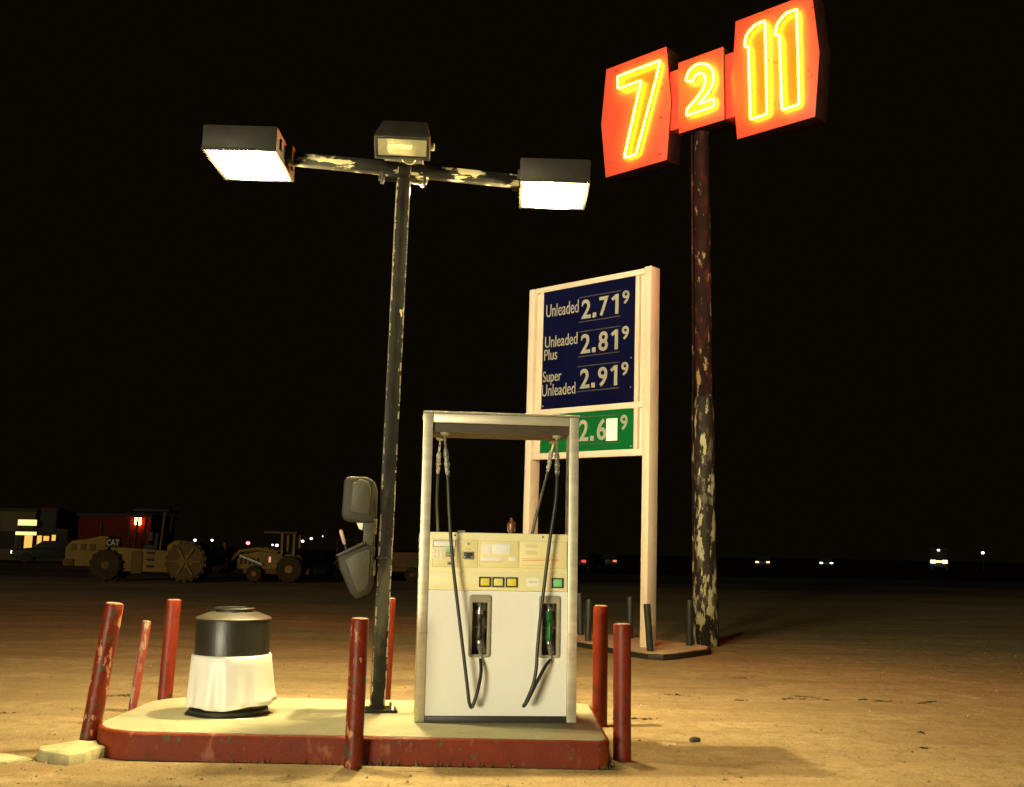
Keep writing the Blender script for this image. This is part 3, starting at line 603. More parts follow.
# ------------------------------------------------------------------ windscreen service unit strapped to the pole
su = thing('service_unit', 'grey windscreen service unit with towel box strapped to the light pole', 'dispenser', (-1.045, 8.27, 0.0), R(3))
up = [(-0.255, 1.66), (-0.235, 1.615), (-0.10, 1.600), (-0.010, 1.600), (-0.004, 1.62), (-0.004, 1.86), (-0.03, 1.935), (-0.08, 1.955), (-0.215, 1.955), (-0.243, 1.93)]
MB().prism(up, 'y', -0.15, 0.15).build('towel_box', M['unit2'], su, bevel=0.02, seg=3)
MB().prism([(-0.19, 1.68), (-0.04, 1.66), (-0.035, 1.87), (-0.06, 1.92), (-0.12, 1.935), (-0.175, 1.90)], 'y', -0.163, -0.148).build('side_panel', M['unit'], su, bevel=0.008)
MB().prism([(-0.14, 1.60), (-0.09, 1.60), (-0.095, 1.545), (-0.12, 1.555)], 'y', -0.10, 0.06).build('towel_flap', M['paper'], su)
MB().prism([(-0.085, 1.38), (-0.012, 1.38), (-0.012, 1.62), (-0.085, 1.62)], 'y', -0.13, 0.13).build('neck', M['unit'], su, bevel=0.01)
lo = [(-0.275, 1.345), (-0.255, 1.25), (-0.165, 1.07), (-0.115, 1.025), (-0.045, 1.055), (-0.010, 1.12), (-0.008, 1.43), (-0.06, 1.435)]
MB().prism(lo, 'y', -0.15, 0.15).build('water_bucket', M['unit2'], su, bevel=0.018, seg=3)
MB().prism([(-0.215, 1.32), (-0.13, 1.12), (-0.10, 1.075), (-0.05, 1.10), (-0.025, 1.15), (-0.022, 1.40), (-0.06, 1.40)], 'y', -0.163, -0.148).build('side_panel', M['unit'], su, bevel=0.008)
MB().prism([(-0.285, 1.352), (-0.262, 1.338), (-0.06, 1.440), (-0.075, 1.460)], 'y', -0.158, 0.158).build('bucket_rim', M['unit'], su, bevel=0.005)
for z in (1.26, 1.58): MB().box(-0.012, 0.012, -0.062, 0.02, z - 0.06, z + 0.06).build('mount_strap', M['chrome'], su, bevel=0.003)
MB().box(0.0, 0.124, -0.064, -0.056, 1.327, 1.345).build('band', M['blackpole'], su)
sq = thing('squeegee', 'squeegee with pale pink handle standing in the service unit bucket', 'squeegee', (-1.045 - 0.215, 8.20, 1.40), 0)
MB().tube([(0.015, 0, -0.12), (0.0, 0, 0.01), (-0.012, 0, 0.045)], 0.008, 10).build('shaft', M['dark'], sq, smooth=True)
MB().tube([(-0.010, 0, 0.035), (-0.016, 0, 0.055), (-0.040, 0, 0.125), (-0.046, 0, 0.145)], [0.010, 0.014, 0.015, 0.010], 12).build('handle', M['handle'], sq, smooth=True)
MB().box(-0.02, 0.05, -0.09, 0.09, -0.17, -0.12).build('sponge', M['dark'], sq, bevel=0.008)

# ------------------------------------------------------------------ bin with a white bag over it
bx_, by_ = -2.065, 8.10
bn = thing('trash_bin', 'round black trash bin with domed lid on the pump island', 'trash bin', (bx_, by_, 0.1805))
MB().lathe([(0.262, 0.0), (0.285, 0.004), (0.288, 0.03), (0.280, 0.04), (0.266, 0.05), (0.262, 0.42)], 48).build('drum', M['binblack'], bn, smooth=True)
MB().lathe([(0.264, 0.415), (0.274, 0.420), (0.274, 0.675), (0.271, 0.684)], 48).build('hood', M['binblack'], bn, smooth=True)
MB().lathe([(0.277, 0.678), (0.280, 0.688), (0.268, 0.698), (0.175, 0.733), (0.155, 0.737)], 48).build('lid', M['binlid'], bn, smooth=True, ang=50)
rr = []
for k in range(8):
    a = R(22.5 + 45*k); rr.append((0.148*math.cos(a), 0.148*math.sin(a), 0.756))
MB().tube(roundcorner(rr, 0.03, 3), 0.011, 8, closed=True).build('rim_ring', M['binblack'], bn, smooth=True)
MB().cyl((0, 0, 0.7375), (0, 0, 0.744), 0.135, n=32).build('opening', M['dark'], bn)
for k in range(4):
    a = R(45 + 90*k); MB().cyl((0.148*math.cos(a), 0.148*math.sin(a), 0.736), (0.148*math.cos(a), 0.148*math.sin(a), 0.758), 0.010, n=8).build('ring_foot', M['binblack'], bn)
def bagfn(r, z, t):
    k = (0.42 - z) / 0.36
    fold = 0.010*k*math.sin(9*t + 3*z) + 0.006*k*math.sin(17*t + 1.3) + 0.012*k*mnoise.noise(Vector((math.cos(t)*3, math.sin(t)*3, z*3)))
    flare = 0.050*k*max(0, math.cos(t - R(-20)))**3 + 0.016*k*max(0, math.cos(t - R(200)))
    hem = z
    if z < 0.10: hem = z + 0.028*max(0, math.sin(t*1.0 + 0.4)) + 0.035*max(0, math.cos(t - R(-10)))**4 + 0.008*math.sin(5*t)
    return (r + fold + flare, hem)
bg_ = MB().lathe([(0.2635, 0.425), (0.284, 0.428), (0.2905, 0.415), (0.291, 0.36), (0.292, 0.29), (0.293, 0.22), (0.294, 0.15), (0.296, 0.09), (0.298, 0.055)], 120, fn=bagfn, capb=False, capt=False).build('bin_bag', M['bag'], smooth=True, ang=180)
bg_.location = (bx_, by_, 0.1805); md = bg_.modifiers.new('thick', 'SOLIDIFY'); md.thickness = 0.0015; md.offset = 1
tag(bg_, 'white plastic bag pulled over the lower half of the black bin', 'bag')
pc = MB().prism([(0, 0), (0.11, 0.01), (0.13, 0.035), (0.02, 0.03)], 'z', 0, 0.006).build('paper_scrap', M['paper']); pc.location = (-1.93, 7.74, 0.181); tag(pc, 'scrap of white paper on the island by the bin', 'paper')

# ------------------------------------------------------------------ price sign
DX, DY = 0.72417, -0.68962
PO = (2.05, 15.45)
ps = thing('price_sign', 'tall fuel price sign with blue and green panels on two pale posts', 'price sign', (PO[0] - 0.07*DX, PO[1] - 0.07*DY, 0.0), R(-43.6))
ps.rotation_euler = (0, R(0.9), R(-43.6))
# local: x along the sign, y away from the viewer, z up
MB().box(-0.093, 0.030, -0.03, 0.20, 0.07, 5.72).build('post', M['postpaint'], ps, bevel=0.006)
MB().box(-2.46, -2.337, -0.03, 0.20, 0.07, 5.70).build('post', M['postpaint'], ps, bevel=0.006)
cab = MB().box(-2.335, -0.095, 0.05, 0.15, 2.86, 5.69).build('cabinet', M['postpaint'], ps, bevel=0.004)
for z0, z1 in ((5.62, 5.705), (3.575, 3.665), (2.855, 2.955)): MB().box(-2.334, -0.096, -0.012, 0.051, z0, z1).build('frame_rail', M['postpaint'], cab, bevel=0.003)
for x0, x1 in ((-2.229, -2.165), (-0.275, -0.205)): MB().box(x0, x1, -0.008, 0.0505, 2.958, 5.617).build('frame_stile', M['postpaint'], cab, bevel=0.003)
MB().box(-2.164, -0.276, 0.022, 0.0495, 2.958, 5.617).build('backing', M['rail'], cab)
bluep = MB().box(-2.163, -0.277, 0.006, 0.020, 3.667, 5.618).build('blue_panel', M['blue'], ps)
greenp = MB().box(-2.163, -0.277, 0.006, 0.020, 2.957, 3.573).build('green_panel', M['signgreen'], ps)
TXT = {}
def glyphs(s, bold):
    if (s, bold) in TXT: return TXT[(s, bold)]
    cu = bpy.data.curves.new('t', 'FONT'); cu.body = s; cu.size = 1; cu.offset = bold; cu.resolution_u = 4
    ob = bpy.data.objects.new('t', cu); COL.objects.link(ob); bpy.context.view_layer.update()
    me = bpy.data.meshes.new_from_object(ob.evaluated_get(bpy.context.evaluated_depsgraph_get()))
    V = [tuple(v.co) for v in me.vertices]; F = [tuple(p.vertices) for p in me.polygons]
    bpy.data.objects.remove(ob); bpy.data.curves.remove(cu); bpy.data.meshes.remove(me)
    TXT[(s, bold)] = (V, F); return V, F
def lettering(s, x0, x1, z0, z1, y, m, par, name='lettering', bold=0.0, base=None):
    V, F = glyphs(s, bold)
    ax0 = min(v[0] for v in V); ax1 = max(v[0] for v in V); ay0 = min(v[1] for v in V); ay1 = max(v[1] for v in V)
    sx = (x1 - x0)/(ax1 - ax0); sz = (z1 - z0)/(ay1 - ay0)
    mb = MB(); mb.add([(x0 + (v[0]-ax0)*sx, y, z0 + (v[1]-ay0)*sz) for v in V], F)
    me = bpy.data.meshes.new(name); me.from_pydata(mb.v, [], mb.f); o = bpy.data.objects.new(name, me); COL.objects.link(o); me.materials.append(m); o.parent = par
    so = o.modifiers.new('depth', 'SOLIDIFY'); so.thickness = 0.006; so.offset = 0
    return o
LY = 0.001
lettering('Unleaded', -2.10, -1.41, 5.19, 5.40, LY, M['letter'], bluep)
lettering('Unleaded', -2.11, -1.42, 4.68, 4.87, LY, M['letter'], bluep)
lettering('Plus', -2.12, -1.84, 4.47, 4.65, LY, M['letter'], bluep)
lettering('Super', -2.14, -1.74, 4.06, 4.29, LY, M['letter'], bluep)
lettering('Unleaded', -2.15, -1.44, 3.88, 4.07, LY, M['letter'], bluep)
def price(z0, z1, mid, par, digits='2.x1'):
    h = z1 - z0
    lettering('2', -1.345, -1.155, z0, z1, LY, M['letter'], par, 'price_digit', 0.018)
    MB().box(-1.115, -1.045, -0.002, 0.007, z0, z0 + 0.075).build('decimal_point', M['letter'], par)
    lettering(mid, -0.985, -0.80, z0, z1, LY, M['letter'], par, 'price_digit', 0.018)
    lettering('9', -0.53, -0.395, z0 + 0.135, z1 + 0.035, LY, M['letter'], par, 'price_digit', 0.018)
    for z in (z0 - 0.045, z1 + 0.045): MB().box(-1.40, -0.57, -0.004, 0.007, z - 0.006, z + 0.006).build('digit_rail', M['rail'], par)
for z0, mid in ((5.07, '7'), (4.51, '8'), (3.95, '9')):
    price(z0, z0 + 0.31, mid, bluep); MB().prism([(-0.665, z0), (-0.605, z0), (-0.605, z0 + 0.31), (-0.66, z0 + 0.31), (-0.745, z0 + 0.255), (-0.715, z0 + 0.215), (-0.665, z0 + 0.245)], 'y', -0.002, 0.007).build('price_digit', M['letter'], bluep)
price(3.115, 3.45, '6', greenp)
MB().box(-0.80, -0.59, -0.002, 0.007, 3.10, 3.44).build('blank_card', M['paper'], greenp)
for x, z in ((-0.35, 4.35), (-0.35, 3.9), (-2.12, 3.72), (-0.33, 3.0)): MB().cyl((x, 0.0, z), (x, 0.008, z), 0.012, n=8).build('panel_screw', M['letter'], bluep if z > 3.6 else greenp)

# sign island with black kerb
s2 = thing('sign_island', 'low tan island with a black kerb under the price sign', 'island')
POLY = [(2.10, 14.47), (2.30, 14.60), (2.92, 15.44), (3.02, 15.9), (2.72, 16.62), (1.0, 18.75), (0.1, 18.2), (0.55, 17.2), (1.06, 16.30), (1.70, 14.88), (1.9, 14.55)]
MB().prism(POLY, 'z', -0.02, 0.072).build('kerb', M['blackkerb'], s2, bevel=0.012)
cxp = sum(p[0] for p in POLY)/len(POLY); cyp = sum(p[1] for p in POLY)/len(POLY)
MB().prism([(cxp + (x-cxp)*0.955, cyp + (y-cyp)*0.955) for x, y in POLY], 'z', 0.0, 0.078).build('slab', M['tanslab'], s2)
for base, top, lab in (((1.20, 17.60, 0.0785), (1.175, 17.6, 0.755), 'black bollard behind the price sign, nearest to the fuel pump'),
                       ((1.235, 16.45, 0.0785), (1.245, 16.45, 0.705), 'black bollard on the kerb edge, second from the fuel pump'),
                       ((1.955, 17.1, 0.0785), (1.95, 17.1, 0.73), 'black bollard just left of the right price sign post'),
                       ((1.985, 14.92, 0.0785), (1.935, 14.90, 0.72), 'leaning black bollard in front of the right price sign post'),
                       ((2.705, 15.95, 0.0785), (2.71, 15.95, 0.745), 'black bollard beside the tall neon sign pole')):
    bollard(base, top, 0.048, M['blackpost'], lab, group='black bollards around the price sign', fill=False)

# ------------------------------------------------------------------ neon sign 7 2 11
ns = thing('neon_sign', 'tall orange neon sign reading 7 2 11 on a peeling pole', 'neon sign', (3.12, 16.87, 0.0), R(-43.6))
YF, YB = -0.24, 0.14
def wob(r, z, t): return r * (1 + 0.012*mnoise.noise(Vector((math.cos(t)*2, math.sin(t)*2, z*2))))
MB().lathe([(0.198, -0.05), (0.196, 0.4), (0.190, 0.9), (0.180, 1.02), (0.172, 1.6), (0.165, 2.6), (0.158, 3.90), (0.152, 3.93), (0.142, 3.95)], 32, fn=wob).build('pole', M['oldpole'], ns, smooth=True)
MB().lathe([(0.141, 3.94), (0.136, 6.5), (0.132, 8.6)], 28, fn=wob).build('upper_pole', M['oldpole2'], ns, smooth=True)
MB().tube([(-0.175, -0.08, 0.0), (-0.165, -0.08, 3.9), (-0.148, -0.08, 4.1), (-0.145, -0.08, 8.46)], 0.020, 10).build('conduit', M['oldpole2'], ns, smooth=True)
for z, r0 in ((0.32, 0.197), (1.03, 0.181), (1.62, 0.172), (2.45, 0.166)): MB().lathe([(r0, z), (r0 + 0.006, z+0.012), (r0, z+0.024)], 32, fn=wob, capb=False, capt=False).build('weld_band', M['oldpole'], ns, smooth=True)
def hexa(xl, xr, bul, bur, z0, z1): return [(xl, z0), (xr, z0), (xr + bur, (z0+z1)/2), (xr, z1), (xl, z1), (xl - bul, (z0+z1)/2)]
def cabinet(poly, face_inset=0.02):
    c = MB().prism(poly, 'y', YF + 0.004, YB).build('sign_cabinet', M['neonside'], ns, bevel=0.008)
    cx = sum(p[0] for p in poly)/len(poly); cz = sum(p[1] for p in poly)/len(poly)
    MB().prism(poly, 'y', YF - 0.006, YF + 0.002).build('face', M['neonface'], c, bevel=0.003)
    # metal seam bars
    return c
c7 = cabinet(hexa(-1.865, -0.545, 0.11, 0.085, 8.05, 10.10))
c2 = cabinet([(-0.295, 8.45), (0.59, 8.45), (0.59, 9.72), (-0.295, 9.72)])
c11 = cabinet(hexa(0.83, 2.19, 0.08, 0.10, 8.05, 10.08))
for x0, x1, z0, z1 in ((-0.50, -0.297, 8.57, 9.63), (0.592, 0.80, 8.47, 9.59)):
    MB().box(x0, x1, YF + 0.04, YB - 0.02, z0, z1).build('link_panel', M['neonlink'], ns, bevel=0.004)
YT = YF - 0.075
def tubechar(poly, cabn, rad=0.03):
    MB().prism(poly, 'y', YF - 0.010, YF - 0.0065).build('painted_numeral', M['neonpaint'], cabn)
    path = roundcorner([(x, YT, z) for x, z in poly], rad, 4)
    t = MB().tube(path, 0.017, 8, closed=True).build('neon_tube', M['neon'], cabn, smooth=True)
    n = len(poly); k = 0
    for i in range(0, n, max(1, n // 5)):
        x, z = poly[i]; x2, z2 = poly[(i+1) % n]; px, pz = x*0.6 + x2*0.4, z*0.6 + z2*0.4
        MB().cyl((px, YF - 0.006, pz), (px, YT + 0.014, pz), 0.010, n=8).build('tube_support', M['tubeclip'], cabn)
tubechar([(-1.555, 9.84), (-0.63, 9.85), (-0.70, 9.58), (-1.14, 8.28), (-1.40, 8.28), (-1.03, 9.605), (-1.54, 9.605)], c7)
two = smoothpath([(-0.10, 0, 9.32), (-0.03, 0, 9.47), (0.16, 0, 9.53), (0.36, 0, 9.43), (0.44, 0, 9.25), (0.41, 0, 9.06), (0.26, 0, 8.90)], 4)
two_in = smoothpath([(0.07, 0, 8.83), (0.22, 0, 9.02), (0.29, 0, 9.17), (0.27, 0, 9.31), (0.16, 0, 9.36), (0.07, 0, 9.32), (0.04, 0, 9.24)], 4)
poly2 = [(p.x, p.z) for p in two] + [(0.14, 8.825), (0.45, 8.83), (0.44, 8.70), (-0.09, 8.69), (-0.08, 8.80), (0.02, 8.86)] + [(p.x, p.z) for p in two_in[5:]]
# keep the outline simple: outer sweep, foot, then inner sweep
poly2 = [(p.x, p.z) for p in two] + [(0.14, 8.825), (0.45, 8.83), (0.44, 8.70), (-0.09, 8.69), (-0.08, 8.80), (0.10, 8.93), (0.24, 9.06), (0.285, 9.20), (0.26, 9.32), (0.16, 9.37), (0.07, 9.335), (0.035, 9.25)]
tubechar(poly2, c2, 0.02)
for dx in (0.0, 0.555):
    tubechar([(1.41 + dx, 9.855), (1.415 + dx, 8.285), (1.12 + dx, 8.285), (1.105 + dx, 9.53), (1.03 + dx, 9.55), (1.055 + dx, 9.70), (1.12 + dx, 9.78), (1.23 + dx, 9.855)], c11)

# ------------------------------------------------------------------ parked machines in the dark
def wheel(par, c, r, wd_, hubr, m=M['tyre'], hm=M['digger2'], name='wheel', lugs=14):
    t = MB()
    t.lathe([(r*0.62, -wd_/2), (r*0.92, -wd_/2), (r, -wd_*0.36), (r, wd_*0.36), (r*0.92, wd_/2), (r*0.62, wd_/2)], 28)
    t.v = [(x, z, y) for x, y, z in t.v]
    o = t.build(name, m, par, smooth=True); o.location = c
    h = MB().lathe([(hubr, -wd_*0.42), (hubr, -wd_*0.30), (hubr*0.55, -wd_*0.30), (hubr*0.5, -wd_*0.50), (hubr*0.2, -wd_*0.52)], 20)
    h.v = [(x, z, y) for x, y, z in h.v]; h.build('hub', hm, o, smooth=True)
    if lugs:
        l = MB()
        for k in range(lugs):
            a = 2*math.pi*k/lugs; Mx = Matrix.Rotation(a, 4, 'Y')
            l.box(-0.05*r/0.6, 0.05*r/0.6, -wd_*0.48, wd_*0.48, r*0.96, r*1.05, Mx)
        l.build('tread', m, o)
    return o
ro_ = thing('road_roller', 'dusty yellow wheeled compactor parked in the dark at left', 'roller', (-14.6, 42.0, 0), R(4))
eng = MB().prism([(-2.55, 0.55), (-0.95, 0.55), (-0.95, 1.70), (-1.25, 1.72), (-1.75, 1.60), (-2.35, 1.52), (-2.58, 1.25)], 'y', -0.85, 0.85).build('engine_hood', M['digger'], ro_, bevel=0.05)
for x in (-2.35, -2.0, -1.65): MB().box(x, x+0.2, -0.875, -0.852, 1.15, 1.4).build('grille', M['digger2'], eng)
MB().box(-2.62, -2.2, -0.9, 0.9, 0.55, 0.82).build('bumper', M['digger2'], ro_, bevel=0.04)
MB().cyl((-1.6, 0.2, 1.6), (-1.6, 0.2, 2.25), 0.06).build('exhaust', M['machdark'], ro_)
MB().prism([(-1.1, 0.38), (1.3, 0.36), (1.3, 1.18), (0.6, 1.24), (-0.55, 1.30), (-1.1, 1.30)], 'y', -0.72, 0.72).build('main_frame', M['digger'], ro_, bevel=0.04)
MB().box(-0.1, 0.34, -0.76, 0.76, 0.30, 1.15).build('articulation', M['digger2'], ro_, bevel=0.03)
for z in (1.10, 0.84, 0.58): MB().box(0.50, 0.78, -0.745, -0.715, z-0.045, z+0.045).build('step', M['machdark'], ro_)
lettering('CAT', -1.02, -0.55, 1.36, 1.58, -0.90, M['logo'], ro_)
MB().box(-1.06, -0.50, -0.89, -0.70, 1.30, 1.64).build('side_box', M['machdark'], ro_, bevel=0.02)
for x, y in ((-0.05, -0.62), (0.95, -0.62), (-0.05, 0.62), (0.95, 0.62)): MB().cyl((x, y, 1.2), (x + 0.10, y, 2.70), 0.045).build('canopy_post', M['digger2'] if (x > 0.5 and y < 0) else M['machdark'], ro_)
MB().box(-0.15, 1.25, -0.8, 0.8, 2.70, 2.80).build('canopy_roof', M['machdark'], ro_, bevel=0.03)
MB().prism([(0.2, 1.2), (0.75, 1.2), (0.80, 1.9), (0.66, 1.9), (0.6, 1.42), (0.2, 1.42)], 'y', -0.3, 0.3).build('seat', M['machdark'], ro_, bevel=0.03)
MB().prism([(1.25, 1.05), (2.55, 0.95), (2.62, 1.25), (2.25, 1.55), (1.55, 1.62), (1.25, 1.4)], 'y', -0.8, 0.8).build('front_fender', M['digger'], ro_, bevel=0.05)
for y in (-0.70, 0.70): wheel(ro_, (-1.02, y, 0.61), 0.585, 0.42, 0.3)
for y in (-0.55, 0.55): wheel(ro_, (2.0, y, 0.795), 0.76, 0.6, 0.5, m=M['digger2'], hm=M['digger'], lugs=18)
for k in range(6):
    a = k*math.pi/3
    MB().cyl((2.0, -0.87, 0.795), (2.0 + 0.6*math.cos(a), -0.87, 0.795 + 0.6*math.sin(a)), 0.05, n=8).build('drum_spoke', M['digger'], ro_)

bh = thing('backhoe_loader', 'dusty yellow backhoe loader with canopy parked beside the compactor', 'backhoe', (-9.83, 43.5, 0), R(-3))
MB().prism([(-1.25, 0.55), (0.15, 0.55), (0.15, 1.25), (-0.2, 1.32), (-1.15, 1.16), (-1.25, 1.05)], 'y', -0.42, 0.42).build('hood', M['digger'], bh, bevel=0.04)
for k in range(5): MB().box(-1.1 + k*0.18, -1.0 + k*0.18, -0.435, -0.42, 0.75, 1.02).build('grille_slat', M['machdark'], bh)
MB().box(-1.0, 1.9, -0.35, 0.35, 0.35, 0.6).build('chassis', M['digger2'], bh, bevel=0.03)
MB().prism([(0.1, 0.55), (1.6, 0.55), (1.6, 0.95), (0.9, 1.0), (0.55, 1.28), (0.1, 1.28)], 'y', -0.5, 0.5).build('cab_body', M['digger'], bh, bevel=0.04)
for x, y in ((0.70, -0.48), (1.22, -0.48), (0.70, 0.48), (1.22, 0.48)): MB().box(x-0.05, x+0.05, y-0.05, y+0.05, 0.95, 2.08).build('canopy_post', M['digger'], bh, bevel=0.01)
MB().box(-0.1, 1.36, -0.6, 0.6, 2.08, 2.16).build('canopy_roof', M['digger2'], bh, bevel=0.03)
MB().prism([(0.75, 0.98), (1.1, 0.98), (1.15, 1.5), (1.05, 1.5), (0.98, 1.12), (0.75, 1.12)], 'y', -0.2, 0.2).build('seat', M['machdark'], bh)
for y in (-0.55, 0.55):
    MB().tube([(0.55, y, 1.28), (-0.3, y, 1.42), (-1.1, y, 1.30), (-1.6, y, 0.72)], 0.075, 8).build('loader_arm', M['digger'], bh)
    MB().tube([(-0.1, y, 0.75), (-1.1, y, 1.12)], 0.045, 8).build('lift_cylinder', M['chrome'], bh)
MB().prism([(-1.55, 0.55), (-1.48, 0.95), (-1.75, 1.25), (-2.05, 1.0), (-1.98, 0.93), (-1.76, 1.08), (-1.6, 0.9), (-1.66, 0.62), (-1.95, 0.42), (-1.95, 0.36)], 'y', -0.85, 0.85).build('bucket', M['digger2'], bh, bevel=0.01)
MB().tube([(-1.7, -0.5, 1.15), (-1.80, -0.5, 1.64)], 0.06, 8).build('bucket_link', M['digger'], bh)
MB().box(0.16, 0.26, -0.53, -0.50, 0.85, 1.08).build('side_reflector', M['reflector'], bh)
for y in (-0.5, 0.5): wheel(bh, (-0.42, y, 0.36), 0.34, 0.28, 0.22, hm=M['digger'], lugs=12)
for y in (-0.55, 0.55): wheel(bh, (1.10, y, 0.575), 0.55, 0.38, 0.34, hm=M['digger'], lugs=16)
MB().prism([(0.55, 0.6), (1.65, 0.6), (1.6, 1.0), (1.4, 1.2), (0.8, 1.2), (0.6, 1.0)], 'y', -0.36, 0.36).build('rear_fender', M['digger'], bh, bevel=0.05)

bh.scale = (0.945,)*3
sk = thing('skid_loader', 'small yellow loader with lowered bucket half hidden behind the service unit', 'loader', (-7.6, 46.3, 0), R(8))
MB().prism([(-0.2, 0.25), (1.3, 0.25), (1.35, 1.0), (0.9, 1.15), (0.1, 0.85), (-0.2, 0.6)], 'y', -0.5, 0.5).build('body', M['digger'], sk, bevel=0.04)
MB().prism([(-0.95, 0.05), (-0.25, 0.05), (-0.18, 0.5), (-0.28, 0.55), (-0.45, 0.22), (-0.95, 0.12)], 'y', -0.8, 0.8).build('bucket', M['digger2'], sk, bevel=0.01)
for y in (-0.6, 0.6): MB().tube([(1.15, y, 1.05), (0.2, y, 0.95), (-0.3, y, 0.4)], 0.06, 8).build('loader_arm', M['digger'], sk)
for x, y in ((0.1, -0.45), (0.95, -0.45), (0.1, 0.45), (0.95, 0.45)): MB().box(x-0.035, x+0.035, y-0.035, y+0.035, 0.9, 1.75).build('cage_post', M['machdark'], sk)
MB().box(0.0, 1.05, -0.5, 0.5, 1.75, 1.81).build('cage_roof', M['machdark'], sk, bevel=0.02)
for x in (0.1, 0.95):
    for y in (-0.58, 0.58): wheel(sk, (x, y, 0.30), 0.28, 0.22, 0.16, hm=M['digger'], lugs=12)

tr = thing('equipment_trailer', 'low brown equipment trailer in the dark between light pole and pump', 'trailer', (-5.0, 48.0, 0), R(2))
MB().box(-1.0, 2.4, -0.9, 0.9, 0.45, 0.62).build('deck', M['digger2'], tr, bevel=0.02)
MB().box(-0.2, 2.4, -0.85, 0.85, 0.62, 1.30).build('load_box', M['digger2'], tr, bevel=0.03)
MB().box(-0.46, -0.36, -0.85, -0.75, 0.62, 1.95).build('stake', M['digger2'], tr)
MB().tube([(-1.0, 0, 0.5), (-1.9, 0, 0.42)], 0.06, 8).build('drawbar', M['machdark'], tr)
MB().tube([(-1.8, 0, 0.0), (-1.8, 0, 0.5)], 0.05, 8).build('jack', M['machdark'], tr)
for x in (0.7, 1.4):
    for y in (-0.95, 0.95): wheel(tr, (x, y, 0.33), 0.32, 0.2, 0.18, lugs=0)

# ------------------------------------------------------------------ far buildings
def building(name, label, cat, loc, w_, d_, h_, wallm, roofm, rz=0):
    e = thing(name, label, cat, loc, rz)
    MB().box(0, w_, 0, d_, 0, h_).build('wall', wallm, e)
    MB().box(-0.15, w_+0.15, -0.15, d_+0.15, h_+0.003, h_+0.25).build('roof', roofm, e)
    return e
b1 = building('long_shed', 'long pale low building at the far left edge of the photo', 'building', (-52, 86, 0), 13.5, 10, 3.9, M['farwall'], M['fargrey'])
for k in range(4): MB().box(1.0 + k*3.1, 2.6 + k*3.1, -0.04, -0.002, 0.9, 2.3).build('window', M['fardark'], b1)
MB().box(2.6, 8.5, -0.06, -0.002, 2.75, 3.25).build('red_band', M['farred'], b1)
b2 = thing('lit_kiosk', 'bright yellow lit kiosk with glowing sign beside the red building', 'kiosk', (-38.6, 84, 0))
MB().box(0, 3.6, 0, 3, 0, 2.55).build('wall', M['fargrey'], b2)
MB().box(-0.2, 1.15, -0.4, -0.1, 2.75, 3.2).build('glowing_sign', M['signlit'], b2)
MB().box(-0.15, -0.05, -0.3, -0.2, 0, 2.75).build('sign_post', M['fargrey'], b2); MB().box(1.0, 1.1, -0.3, -0.2, 0, 2.75).build('sign_post', M['fargrey'], b2)
MB().box(-0.25, 1.15, -0.55, -0.005, 2.0, 2.25).build('lit_awning', M['winbright'], b2)
for x0, x1, z0, z1, m in ((0.25, 0.90, 0.75, 1.98, 'winlit'), (1.25, 1.62, 0.95, 1.98, 'winlit'), (1.75, 2.2, 0.85, 1.95, 'winlit'), (2.4, 2.72, 1.1, 2.05, 'walllamp2')):
    if m == 'walllamp2': m = 'winlit'
    wn = MB().box(x0, x1, -0.03, -0.004, z0, z1).build('window', M[m], b2)
    frame(x0-0.05, x1+0.05, z0-0.05, z1+0.05, 0.05, -0.06, -0.003, 'window_frame', M['fardark'], wn)
MB().box(1.2, 2.5, 0.3, 2.5, 2.553, 4.1).build('tower', M['fargrey'], b2)
MB().box(1.15, 2.55, 0.25, 2.55, 4.103, 4.2).build('tower_cap', M['farred'], b2)
b3 = building('red_building', 'red walled building lit by one orange lamp at far left', 'building', (-34.6, 85, 0), 5.8, 6, 3.6, M['farred'], M['fardark'])
wl = MB().box(4.62, 5.02, -0.28, -0.05, 3.0, 3.55).build('wall_lamp', M['walllamp'], b3)
MB().box(4.55, 5.09, -0.33, -0.003, 3.56, 3.68).build('lamp_hood', M['fardark'], wl)
MB().box(4.45, 5.2, -0.05, -0.003, 0.05, 2.3).build('door', M['farred'], b3)
MB().box(4.0, 4.22, -0.10, -0.003, 0, 3.4).build('corner_post', M['fardark'], b3)
MB().box(5.9, 6.2, -0.5, -0.3, 1.75, 2.45).build('notice_box', M['farwall'], b3)

# ------------------------------------------------------------------ far vehicles
def car(label, loc, rz, front=None, rear=None, scale=1.0, group='far cars on the road'):
    e = thing('car', label, 'car', loc, rz, group)
    MB().prism([(-2.1, 0.35), (2.1, 0.35), (2.15, 0.72), (1.95, 0.86), (1.1, 0.95), (-1.75, 0.98), (-2.12, 0.85)], 'y', -0.85, 0.85).build('body', M['carpaint'], e, bevel=0.06)
    MB().prism([(1.05, 0.94), (0.35, 1.40), (-0.95, 1.42), (-1.65, 0.97)], 'y', -0.74, 0.74).build('cabin', M['carglass'], e, bevel=0.05)
    for x in (-1.35, 1.35):
        for y in (-0.78, 0.78): wheel(e, (x, y, 0.33), 0.32, 0.2, 0.2, hm=M['fargrey'], lugs=0)
    for y in (-0.62, 0.62):
        MB().box(2.05, 2.18, y-0.18, y+0.18, 0.58, 0.74).build('headlight', M[front] if front else M['carglass'], e, bevel=0.02)
        MB().box(-2.17, -2.05, y-0.18, y+0.18, 0.64, 0.82).build('taillight', M[rear] if rear else M['carglass'], e, bevel=0.02)
    e.scale = (scale,)*3
    return e
car('dark car with lit white headlights passing the long pale shed', (-32.9, 76, 0), R(205), 'headlight', 'taillight', 1.12)
car('far car with one warm headlight pair, nearest right of the neon pole', (33.5, 140, 0.0), R(-105), 'headwarm', 'taillight', 1.1)
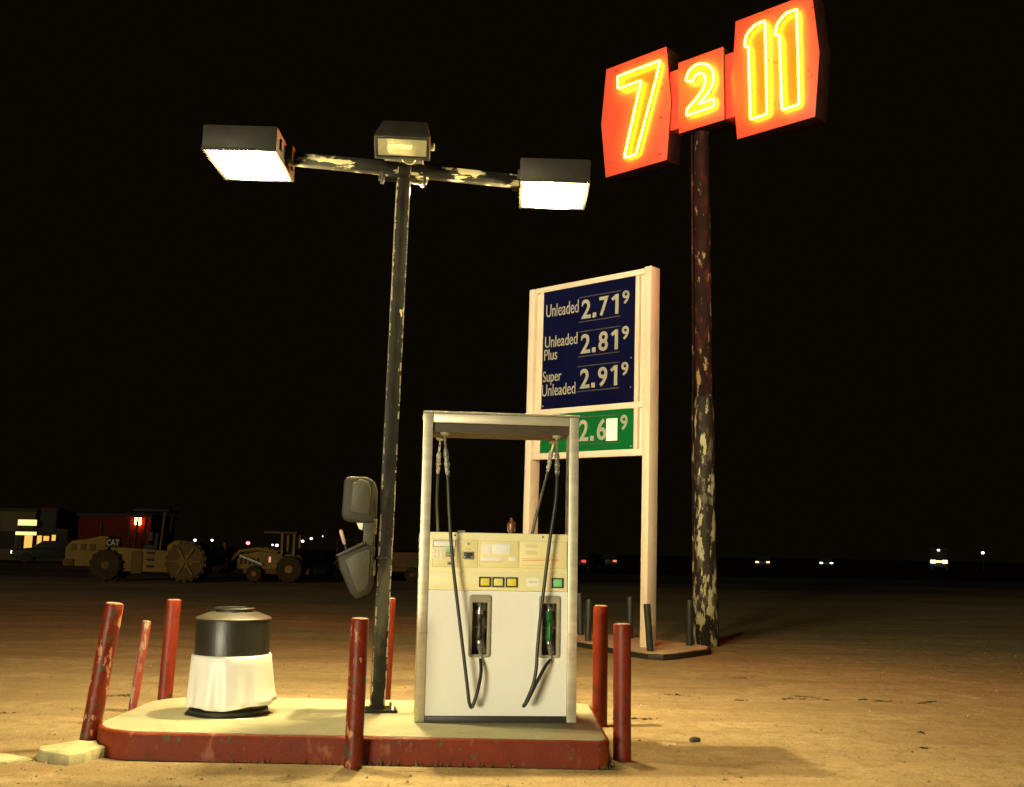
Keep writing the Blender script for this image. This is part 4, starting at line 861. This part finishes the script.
car('far car with two small white headlights, second right of the neon pole', (44.8, 150, 0.0), R(-106), 'headlight', 'taillight', 1.1)
car('far car showing red tail lights just right of the pump frame', (7.0, 95, 0.0), R(62), None, 'taillight', 1.0)
car('far dark car with dim amber rear lights between pump and sign post', (10.2, 105, 0.0), R(75), None, 'sidelight', 1.0)
tk = thing('truck', 'far truck with bright warm headlights at the right of the photo', 'truck', (57.5, 142, 0), R(-112))
MB().prism([(0.2, 0.5), (2.6, 0.5), (2.65, 1.5), (1.9, 1.6), (1.5, 2.5), (0.2, 2.6)], 'y', -1.05, 1.05).build('cab', M['carpaint'], tk, bevel=0.06)
MB().box(-5, 0.15, -1.15, 1.15, 0.9, 3.0).build('cargo_box', M['fardark'], tk, bevel=0.04)
for x in (-4.0, -3.0, 1.7):
    for y in (-0.95, 0.95): wheel(tk, (x, y, 0.48), 0.46, 0.3, 0.28, hm=M['fargrey'], lugs=0)
for y in (-0.72, 0.72): MB().box(2.58, 2.74, y-0.32, y+0.32, 1.0, 1.42).build('headlight', M['headwarm'], tk, bevel=0.02)
MB().box(2.6, 2.72, -0.36, 0.36, 1.1, 1.34).build('light_bar', M['headwarm'], tk)
MB().box(1.4, 1.55, -0.15, 0.15, 2.62, 2.82).build('roof_marker', M['farlamp'], tk)

# ------------------------------------------------------------------ far street lamps
def lamp(label, x, y, z, m='farlamp', r=0.2):
    e = thing('street_lamp', label, 'street lamp', (x, y, 0), 0, 'far street lamps')
    MB().cyl((0, 0, 0), (0, 0, z - 0.1), 0.09, 0.06, 8).build('post', M['fardark'], e)
    MB().box(-0.3, 0.3, -0.15, 0.25, z + r*0.75, z + r*0.75 + 0.08).build('hood', M['fardark'], e)
    MB().lathe([(r*0.4, z - r*0.8), (r*0.9, z - r*0.4), (r, z), (r*0.85, z + r*0.5), (r*0.5, z + r*0.72)], 12).build('globe', M[m], e, smooth=True)
for lab, x, y, z, m, r in (('far white lamp just right of the compactor', -44.4, 150, 2.2, 'farlamp', 0.2), ('far faint lamp low between compactor and backhoe', -45.6, 150, 1.25, 'farlamp', 0.09),
                           ('far lamp right above the backhoe bucket', -42.0, 150, 2.25, 'farlamp', 0.17), ('far red lamp glowing above the backhoe hood', -36.9, 150, 1.95, 'farred2', 0.28),
                           ('far small white lamp left of the backhoe canopy, left of its twin', -33.4, 150, 1.75, 'farlamp', 0.13), ('far brighter white lamp left of the backhoe canopy posts', -32.8, 150, 1.70, 'farlamp', 0.22),
                           ('far lamp right of the backhoe canopy, the lower of two', -29.2, 150, 2.35, 'farlamp', 0.2), ('far lamp right of the backhoe canopy, the higher of two', -28.0, 150, 2.75, 'farlamp', 0.18),
                           ('faint far lamp highest right of the backhoe canopy', -26.4, 150, 3.1, 'farlamp', 0.07), ('far white lamp at the far right of the photo', 67.0, 150, 2.55, 'farlamp', 0.2)):
    lamp(lab, x, y, z, m, r)
